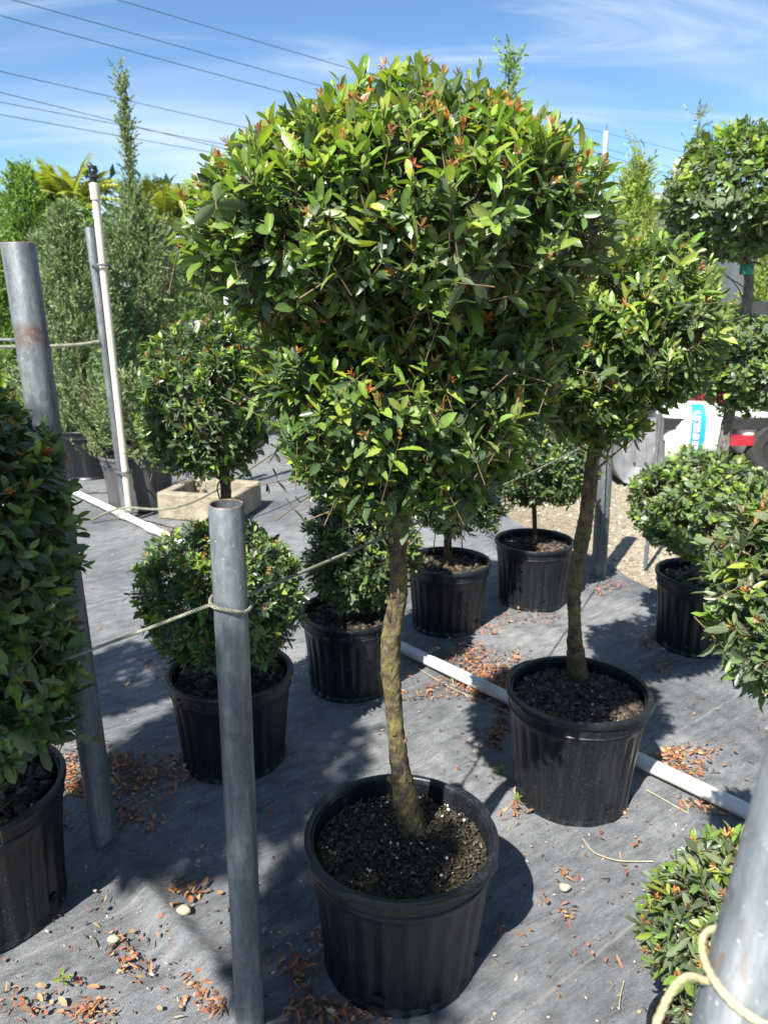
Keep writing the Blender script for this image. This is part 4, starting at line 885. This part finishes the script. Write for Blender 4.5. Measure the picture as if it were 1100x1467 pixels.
# ------------------------------------------------------------------ power line
def wire(a, b, sag, label):
    pts = []
    for k in range(25):
        t = k / 24; p = a.lerp(b, t); p.z -= sag * 4 * t * (1 - t); pts.append(p)
    cyl_thing('power_cable', pts, 0.014, 'wire', label, 'cable', 5)
def at_h(px, py, h):
    d = ray(px, py); t = (h - CH) / d[2]; return Vector((d[0] * t, d[1] * t, h))
pt = at_h(868, 190, 11.2); pb = Vector((pt.x, pt.y, -0.03))
root = thing('utility_pole', pb, 'pale utility pole far off to the right of the big crown', 'utility pole')
MB().tube([(0, 0, 0), (0, 0, 11.3)], [0.24, 0.15], 12).build('shaft', 'pole', root)
for h in (10.0, 8.8, 7.9): MB().tube([(-0.45, 0, h), (-0.18, 0, h)], 0.07, 8).build('insulator', 'black_plastic', root)
MB().tube([(0, 0, 11.2), (0, 0, 11.75)], 0.03, 6).build('lightning_rod', 'wire', root)
def wires(px0, py0, px1, py1, h, label, ext=1.0, h1=None):
    a, b = at_h(px0, py0, h), at_h(px1, py1, h1 if h1 else h); wire(a + (a - b) * 0.25, b + (b - a) * ext, 0.0, label)
W = [((170, 0), (490, 95), 11.2, 'topmost power cable crossing the sky above the left of the crown'), ((20, 0), (420, 112), 10.6, 'second power cable from the top, upper left sky'), ((0, 22), (415, 135), 10.0, 'third power cable from the top, upper left sky'),
     ((0, 102), (340, 180), 9.2, 'fourth power cable from the top, faint in the left sky'), ((0, 132), (290, 205), 8.6, 'fifth power cable from the top, faint in the left sky'), ((0, 146), (300, 203), 8.3, 'sixth power cable from the top, left sky'), ((0, 164), (285, 215), 7.8, 'lowest and thickest power cable in the left sky')]
for (p0_, p1_, h, lab) in W: wires(*p0_, *p1_, h, lab, 0.35)
for (p0_, p1_, h, lab) in (((790, 172), (975, 217), 11.2, 'upper power cable at the far utility pole'), ((800, 193), (960, 240), 10.0, 'middle power cable at the far utility pole'), ((830, 212), (950, 247), 8.8, 'lower power cable at the far utility pole')): wires(*p0_, *p1_, h, lab, 0.2)

# ------------------------------------------------------------------ shed
Y = 22.0; x0, x1 = D(934, 300, Y).x, D(934, 300, Y).x + 11; hz = zat(940, 277, Y)
root = thing('shed', (x0, Y, -0.03), 'dark grey metal shed with pale flat roof edge', 'shed')
MB().box(((x1 - x0) / 2, 2.5, hz / 2 - 0.08), (x1 - x0, 5.0, hz - 0.16)).build('wall', 'shed_wall', root, smooth=False)
MB().box(((x1 - x0) / 2, 2.45, hz - 0.07), (x1 - x0 + 0.5, 5.4, 0.14)).build('roof', 'shed_trim', root, smooth=False)
for k in range(26): MB().box((0.2 + k * 0.42, -0.012, hz / 2 - 0.1), (0.05, 0.05, hz - 0.22)).build('panel_rib', 'shed_wall', root, smooth=False)
q = Matrix.Rotation(R(24), 3, 'Y')
for k in range(3): MB().box((0.5 + k * 0.35, -0.35, hz * 0.72), (0.07, 0.07, 1.6), q).build('brace', 'black_plastic', root, smooth=False)

# ------------------------------------------------------------------ utility cart with bags
def cart():
    Y = 6.5; o = Vector(gat(905, 690, Y)); o.z = -0.03
    root = thing('utility_cart', o, 'red utility cart with grey moulded plastic panels parked on the gravel', 'cart')
    def pt_(px, py, dy=0.0): return D(px, py, Y + dy) - o
    # moulded grey footwell: dished shell
    out = [(872, 604), (872, 622), (880, 672), (893, 692), (930, 700), (950, 660), (951, 598)]
    inn = [(884, 600), (886, 628), (896, 660), (908, 668), (930, 668), (940, 640), (940, 598)]
    f = [pt_(x, y, -0.10) for x, y in out]; g_ = [pt_(x, y, 0.10) for x, y in inn]; bk = [p + Vector((0, 0.28, 0)) for p in f]
    n_ = len(f); mb = MB(); V = f + g_ + bk
    Fq = [(k, k + 1, n_ + k + 1, n_ + k) for k in range(n_ - 1)] + [tuple(n_ + k for k in range(n_))[::-1]] + [(k + 1, k, 2 * n_ + k, 2 * n_ + k + 1) for k in range(n_ - 1)]
    mb.add(V, Fq); ob = mb.build('footwell', 'grey_plastic', root, angle=25); bv = ob.modifiers.new('b', 'BEVEL'); bv.width = 0.012; bv.segments = 2
    for px in (905, 921): MB().tube([pt_(px, 600, 0.09), pt_(px + 2, 640, 0.085), pt_(px + 3, 662, 0.08)], 0.012, 8).build('footwell_rib', 'grey_plastic', root)
    # rounded fender on the left, tyre under it
    fc = pt_(832, 640, 0.25); mb = MB(); V = []
    na, nb = 14, 8
    for i in range(na + 1):
        a = math.pi * (0.02 + 0.96 * i / na)
        for j in range(nb + 1):
            t = j / nb; r_ = 0.20 * (1 - 0.25 * (2 * t - 1) ** 4)
            V.append(fc + Vector((-math.cos(a) * r_ * 1.05, -0.24 + 0.48 * t, math.sin(a) * r_ - 0.0)))
    mb.add(V, [(i * (nb + 1) + j, (i + 1) * (nb + 1) + j, (i + 1) * (nb + 1) + j + 1, i * (nb + 1) + j + 1) for i in range(na) for j in range(nb)]).build('fender', 'grey_plastic', root)
    def wheel(c, rad, wid):
        prof = [(rad * 0.55, -wid / 2), (rad * 0.9, -wid / 2), (rad, -wid * 0.3), (rad, wid * 0.3), (rad * 0.9, wid / 2), (rad * 0.55, wid / 2)]
        ob = MB().lathe(prof, 28, None, (0, 0, 0), True).build('wheel', 'rubber', root, c); ob.rotation_euler = (R(90), 0, R(8))
        MB().lathe([(0.001, -wid * 0.2), (rad * 0.3, -wid * 0.25), (rad * 0.56, -wid * 0.4), (rad * 0.56, wid * 0.4), (0.001, wid * 0.4)], 20).build('hub', 'black_plastic', ob)
    for c in ((pt_(835, 690, 0.25).x, 0.25, 0.26), (0.0, 0.42, 0.26), (1.35, 0.35, 0.26), (1.35, 1.25, 0.26), (0.0, 1.25, 0.26)): wheel(c, 0.26, 0.2)
    MB().box((0.62, 0.8, 0.50), (2.1, 1.1, 0.10)).build('chassis', 'black_plastic', root, smooth=False)
    a_, b_ = pt_(862, 606, 0.3), pt_(882, 596, 0.3)
    MB().box(((a_.x + b_.x) / 2 - 0.02, 0.36, a_.z - 0.02), (0.16, 0.5, 0.16)).build('body_side', 'red_paint', root, smooth=False)
    # load bed
    bz = pt_(1000, 645, 0.6).z; MB().box((0.85, 0.85, bz - 0.03), (1.5, 1.15, 0.06)).build('bed', 'black_plastic', root, smooth=False)
    c = pt_(1052, 626, 0.3); MB().box((c.x + 0.02, 0.25, c.z - 0.02), (0.24, 0.06, 0.09)).build('bed_side', 'red_paint', root, smooth=False)
    c = pt_(1035, 575, 0.9); MB().box((c.x, 1.2, c.z - 0.02), (0.5, 0.08, 0.12)).build('bed_back', 'red_paint', root, smooth=False)
    # seat back seen behind the trunk
    c = D(1088, 440, Y + 1.0) - o; mb = MB(); mb.lathe([(0.001, 0.05), (0.16, 0.05), (0.21, 0.02), (0.22, -0.2), (0.21, -0.45), (0.001, -0.45)], 20, lambda r, z, a: r * (1 if True else 0), tuple(c)); mb.build('seat_back', 'black_plastic', root)
    MB().tube([c + Vector((0, 0, -0.4)), Vector((c.x, c.y, 0.5))], 0.05, 8).build('seat_post', 'black_plastic', root)
    return root, o, bz
root, co, bz = cart()
def bag(name, c, dims, mat, label, rot, printed, seed):
    root = thing(name, c, label, 'bag'); root.rotation_euler = (0, 0, rot); r = np.random.default_rng(seed); nu, nv = 56, 34; V = []
    def sup(x, e): return math.copysign(abs(x) ** e, x)
    K = r.normal(size=(26, 3)) * np.linspace(5, 34, 26)[:, None]; ph = r.random(26) * 6; wt = np.linspace(1.0, 0.35, 26)
    def surf(u, v, k=1.0):
        cx = sup(math.cos(v), 0.55) * sup(math.cos(u), 0.45); cy = sup(math.cos(v), 0.55) * sup(math.sin(u), 0.45); cz = sup(math.sin(v), 0.8)
        p = np.array([cx * dims[0] / 2, cy * dims[1] / 2, cz * dims[2] / 2]); s = 1 + 0.09 * float(np.mean(wt * (1 - 2 * np.abs(np.sin(K @ p + ph))))) 
        p = p * s * k; p[2] = max(p[2], -dims[2] / 2 * 0.92); return Vector(p) + Vector((0, 0, dims[2] / 2 * 0.92))
    for i in range(nv + 1):
        for j in range(nu): V.append(surf(2 * math.pi * j / nu, -math.pi / 2 + math.pi * i / nv))
    Fq = [(i * nu + j, i * nu + (j + 1) % nu, (i + 1) * nu + (j + 1) % nu, (i + 1) * nu + j) for i in range(nv) for j in range(nu)]
    MB().add(V, Fq).build('sack', mat, root)
    if printed:
        # blue band with lettering running up the front of the sack
        def front(x, h, k):
            best = None
            for uu in np.linspace(-math.pi, 0, 181):
                vv = -1.45 + 2.9 * h; p = surf(uu, vv, k)
                if best is None or abs(p.x - x) < abs(best.x - x): best = p
            return best
        V, Fq, nn = [], [], 40
        for i in range(nn + 1):
            for s in (-0.055, 0.055): V.append(front(printed + s, 0.12 + 0.80 * i / nn, 1.02))
        MB().add(V, [(2 * i, 2 * i + 1, 2 * i + 3, 2 * i + 2) for i in range(nn)]).build('printed_band', 'blue_print', root)
        tx = bpy.data.curves.new('lettering', 'FONT'); tx.body = "Harrell's"; tx.size = 0.118; tx.align_x = 'CENTER'; tx.align_y = 'CENTER'; tx.offset = 0.002
        ob = bpy.data.objects.new('tmp', tx); COL.objects.link(ob); bpy.context.view_layer.update()
        me = bpy.data.meshes.new_from_object(ob); bpy.data.objects.remove(ob); me.name = 'lettering'
        for v in me.vertices:
            t, s = v.co.x, v.co.y; h = 0.52 + t / dims[2] * 0.62; p = front(printed - s, min(0.97, max(0.03, h)), 1.045); v.co = p
        link('lettering', me, 'white_print', root)
        V = [front(printed + 0.30 + 0.05 * math.cos(a), 0.62 + 0.10 * math.sin(a), 1.012) for a in np.linspace(0, 2 * math.pi, 13)[:-1]]
        MB().add(V, [tuple(range(12))]).build('green_mark', 'green_print', root)
    return root
c = D(990, 640, 6.9); bag('fertilizer_bag', (c.x, 6.95, co.z + bz + 0.005), (0.66, 0.45, 0.50), 'bag', 'white fertilizer bag with blue lettered band lying on the cart', R(-4), -0.02, 3)
c = D(958, 640, 6.75); bag('paper_sack', (c.x - 0.02, 6.62, co.z + bz + 0.005), (0.34, 0.16, 0.20), 'bag_tan', 'crumpled tan sack in front of the white bag on the cart', R(12), None, 4)
c = D(1060, 600, 6.9); bag('fertilizer_bag', (c.x + 0.12, 7.0, co.z + bz + 0.005), (0.40, 0.45, 0.42), 'bag', 'plain pale bag at the right end of the cart', R(6), None, 5)
c = D(985, 243, 4.3); bag('plastic_bag', (c.x, 4.3, c.z - 0.06), (0.13, 0.13, 0.13), 'bag', 'white crumpled plastic bag caught behind the top of the three-tier topiary', 0.3, None, 6)
cyl_thing('stake', [(c.x, 4.34, 0), (c.x, 4.34, c.z + 0.05)], 0.012, 'galv', 'thin steel stake behind the three-tier topiary holding the white bag', 'stake')

# ------------------------------------------------------------------ gravel, litter and small things
gr = np.random.default_rng(3); pos = []
while len(pos) < 4500:
    x_, y_ = gr.uniform(0.2, 4.2), gr.uniform(3.3, 9.0)
    if x_ > fabric_edge(y_) + 0.02: pos.append((x_, y_, -0.026))
bits('gravel', np.array(pos), 0.020, np.array([[0.30, 0.25, 0.17], [0.38, 0.34, 0.26], [0.22, 0.18, 0.12], [0.14, 0.11, 0.08]]), gr, False, 'chip')
tag(bpy.data.objects['gravel'], 'loose beige gravel stones beyond the fabric edge', 'gravel')
LIT = []
def litter(px, py, sx, sy, n):
    """dry leaves strewn round a spot on the fabric"""
    cs = [(px + random.gauss(0, sx), py + random.gauss(0, sy)) for _ in range(max(2, n // 12))]
    for _ in range(int(n * 3.0)):
        cx, cy = random.choice(cs); LIT.append(P(cx + random.gauss(0, sx * 0.55), min(cy + random.gauss(0, sy * 0.55), 1500)))
for a_ in ((95, 1120, 26, 26, 300), (75, 1075, 18, 20, 60), (185, 1110, 30, 14, 170), (205, 1095, 22, 10, 60), (175, 1165, 22, 16, 60), (130, 1160, 20, 16, 60), (245, 1282, 14, 14, 22), (262, 1310, 10, 26, 26), (150, 1365, 26, 22, 24),
           (215, 1420, 32, 22, 34), (300, 1405, 22, 30, 34), (325, 1440, 20, 16, 20), (100, 1440, 40, 30, 26), (60, 1290, 30, 40, 26), (440, 1390, 18, 30, 40), (500, 1445, 40, 14, 60), (410, 1410, 18, 24, 14), (700, 985, 34, 16, 260), (690, 945, 24, 14, 160),
           (745, 975, 20, 10, 90), (710, 1060, 12, 12, 80), (722, 1035, 8, 12, 20), (985, 1100, 24, 12, 50), (965, 1085, 22, 8, 110), (1000, 1150, 18, 8, 20), (930, 915, 10, 6, 24), (960, 950, 14, 10, 20), (860, 1170, 34, 6, 40), (735, 1150, 8, 18, 24),
           (235, 955, 14, 8, 24), (285, 1120, 16, 8, 12), (760, 890, 40, 8, 40), (880, 845, 20, 6, 24), (150, 712, 40, 8, 26), (210, 760, 24, 6, 14), (810, 1310, 6, 8, 4), (803, 1250, 6, 6, 3), (905, 1208, 4, 3, 2), (640, 1090, 60, 40, 10)): litter(*a_)
for _ in range(420): LIT.append(P(random.uniform(0, 1100), 800 + 660 * random.random() ** 0.8))
n_ = len(LIT); pos = np.array(LIT); pos[:, 2] = 0.006 + 0.016 * rng.random(n_) ** 2
a_ = rng.random(n_) * 6.283
L = dict(pos=pos, dir=nrm(np.stack([np.cos(a_), np.sin(a_), 0.30 * rng.normal(size=n_)], 1)), up=nrm(np.stack([0.5 * rng.normal(size=n_), 0.5 * rng.normal(size=n_), np.ones(n_)], 1)),
         len=0.007 + 0.030 * rng.random(n_) ** 2.2, wid=0.004 + 0.011 * rng.random(n_) ** 1.8, var=rng.choice([2, 5, 5, 4], n_),
         col=np.array([[0.30, 0.10, 0.045], [0.36, 0.16, 0.065], [0.22, 0.07, 0.04], [0.16, 0.09, 0.05], [0.30, 0.16, 0.08], [0.11, 0.07, 0.045], [0.36, 0.25, 0.14]])[rng.integers(0, 7, n_)] * (0.7 + 0.5 * rng.random((n_, 1))))
tag(link('leaf_litter', leaves_mesh('leaf_litter', L, TEMPL8), 'litter'), 'dry orange-brown fallen leaves strewn over the fabric', 'fallen leaves', kind='stuff')
cr = np.random.default_rng(8); n_ = 1500
pos = np.array([P(cr.uniform(0, 1100), 790 + 677 * cr.random()) for _ in range(n_)]); pos[:, 2] = 0.007
bits('crumbs', pos, 0.005, np.array([[0.25, 0.20, 0.15], [0.12, 0.09, 0.06], [0.40, 0.36, 0.30], [0.06, 0.05, 0.04]]), cr, True, 'chip'); tag(bpy.data.objects['crumbs'], 'fine crumbs of bark and grit scattered over the fabric', 'debris')
def stone(px, py, r_, label, seed):
    r = np.random.default_rng(seed); mb = MB(); p = P(px, py); V = []
    for i in range(9):
        for j in range(14):
            t, u = -math.pi / 2 + math.pi * i / 8, 2 * math.pi * j / 14; k = 1 + 0.10 * math.sin(3 * u + seed) * math.cos(t) + 0.05 * r.normal() * math.cos(t)
            V.append((r_ * k * math.cos(t) * math.cos(u), r_ * 0.8 * k * math.cos(t) * math.sin(u), r_ * 0.6 * math.sin(t) + r_ * 0.55))
    o = mb.add(V, [(i * 14 + j, i * 14 + (j + 1) % 14, (i + 1) * 14 + (j + 1) % 14, (i + 1) * 14 + j) for i in range(8) for j in range(14)]).build('stone', 'stone', None, p + Vector((0, 0, 0.003))); tag(o, label, 'stone')
stone(808, 1276, 0.016, 'pale rounded stone on the fabric right of the nearest pot', 1); stone(163, 1350, 0.015, 'pale flat stone beside red leaves at lower left', 2)
stone(264, 1310, 0.020, 'buff stone chip beside the fabric ridge', 3); stone(285, 1236, 0.008, 'tiny white pebble near the short post', 4)
for px, py, s_, lab in ((716, 1112, 1.0, 'green weed seedling beside the crooked-trunk pot'), (92, 1412, 0.8, 'green weed seedling at the lower left corner'), (300, 1102, 1.0, 'green weed seedling at the foot of the two-tier pot'), (742, 1150, 0.6, 'tiny yellowish weed at the crooked-trunk pot base')):
    p = P(px, py); n_ = 9; a_ = rng.random(n_) * 6.283
    root = thing('weed_seedling', p, lab, 'weed')
    pos = np.stack([np.zeros(n_), np.zeros(n_), 0.008 + 0.03 * s_ * rng.random(n_)], 1)
    link('leaves', leaves_mesh('leaves', dict(pos=pos, dir=nrm(np.stack([np.cos(a_), np.sin(a_), 0.5 + 0 * a_], 1)), up=np.tile([0, 0, 1.0], (n_, 1)), len=0.028 * s_ * (0.6 + 0.7 * rng.random(n_)), wid=np.full(n_, 0.011 * s_), col=pick(NEW, n_), var=rng.integers(0, 3, n_))), 'leaf', root)
    MB().tube([(0, 0, 0), (0.002, 0, 0.04 * s_)], 0.0012, 5).build('stem', 'twig', root)
def thread(pix, label, rad=0.0014):
    cyl_thing('string', smooth_path([P(x_, y_) + Vector((0, 0, 0.010)) for x_, y_ in pix], 5), rad, 'rope_yellow', label, 'string', 5)
thread([(834, 1205), (850, 1225), (880, 1236), (905, 1238), (935, 1238)], 'loose pale string end lying by the crooked-trunk pot')
thread([(925, 1135), (955, 1152), (985, 1168), (978, 1150)], 'thin white string along the shaded pipe')
thread([(893, 1410), (888, 1430), (886, 1448)], 'short curved bit of string near the bottom edge', 0.0011)
thread([(590, 955), (640, 985), (680, 1003), (725, 1022)], 'thin pale thread lying left of the crooked-trunk pot', 0.0011)
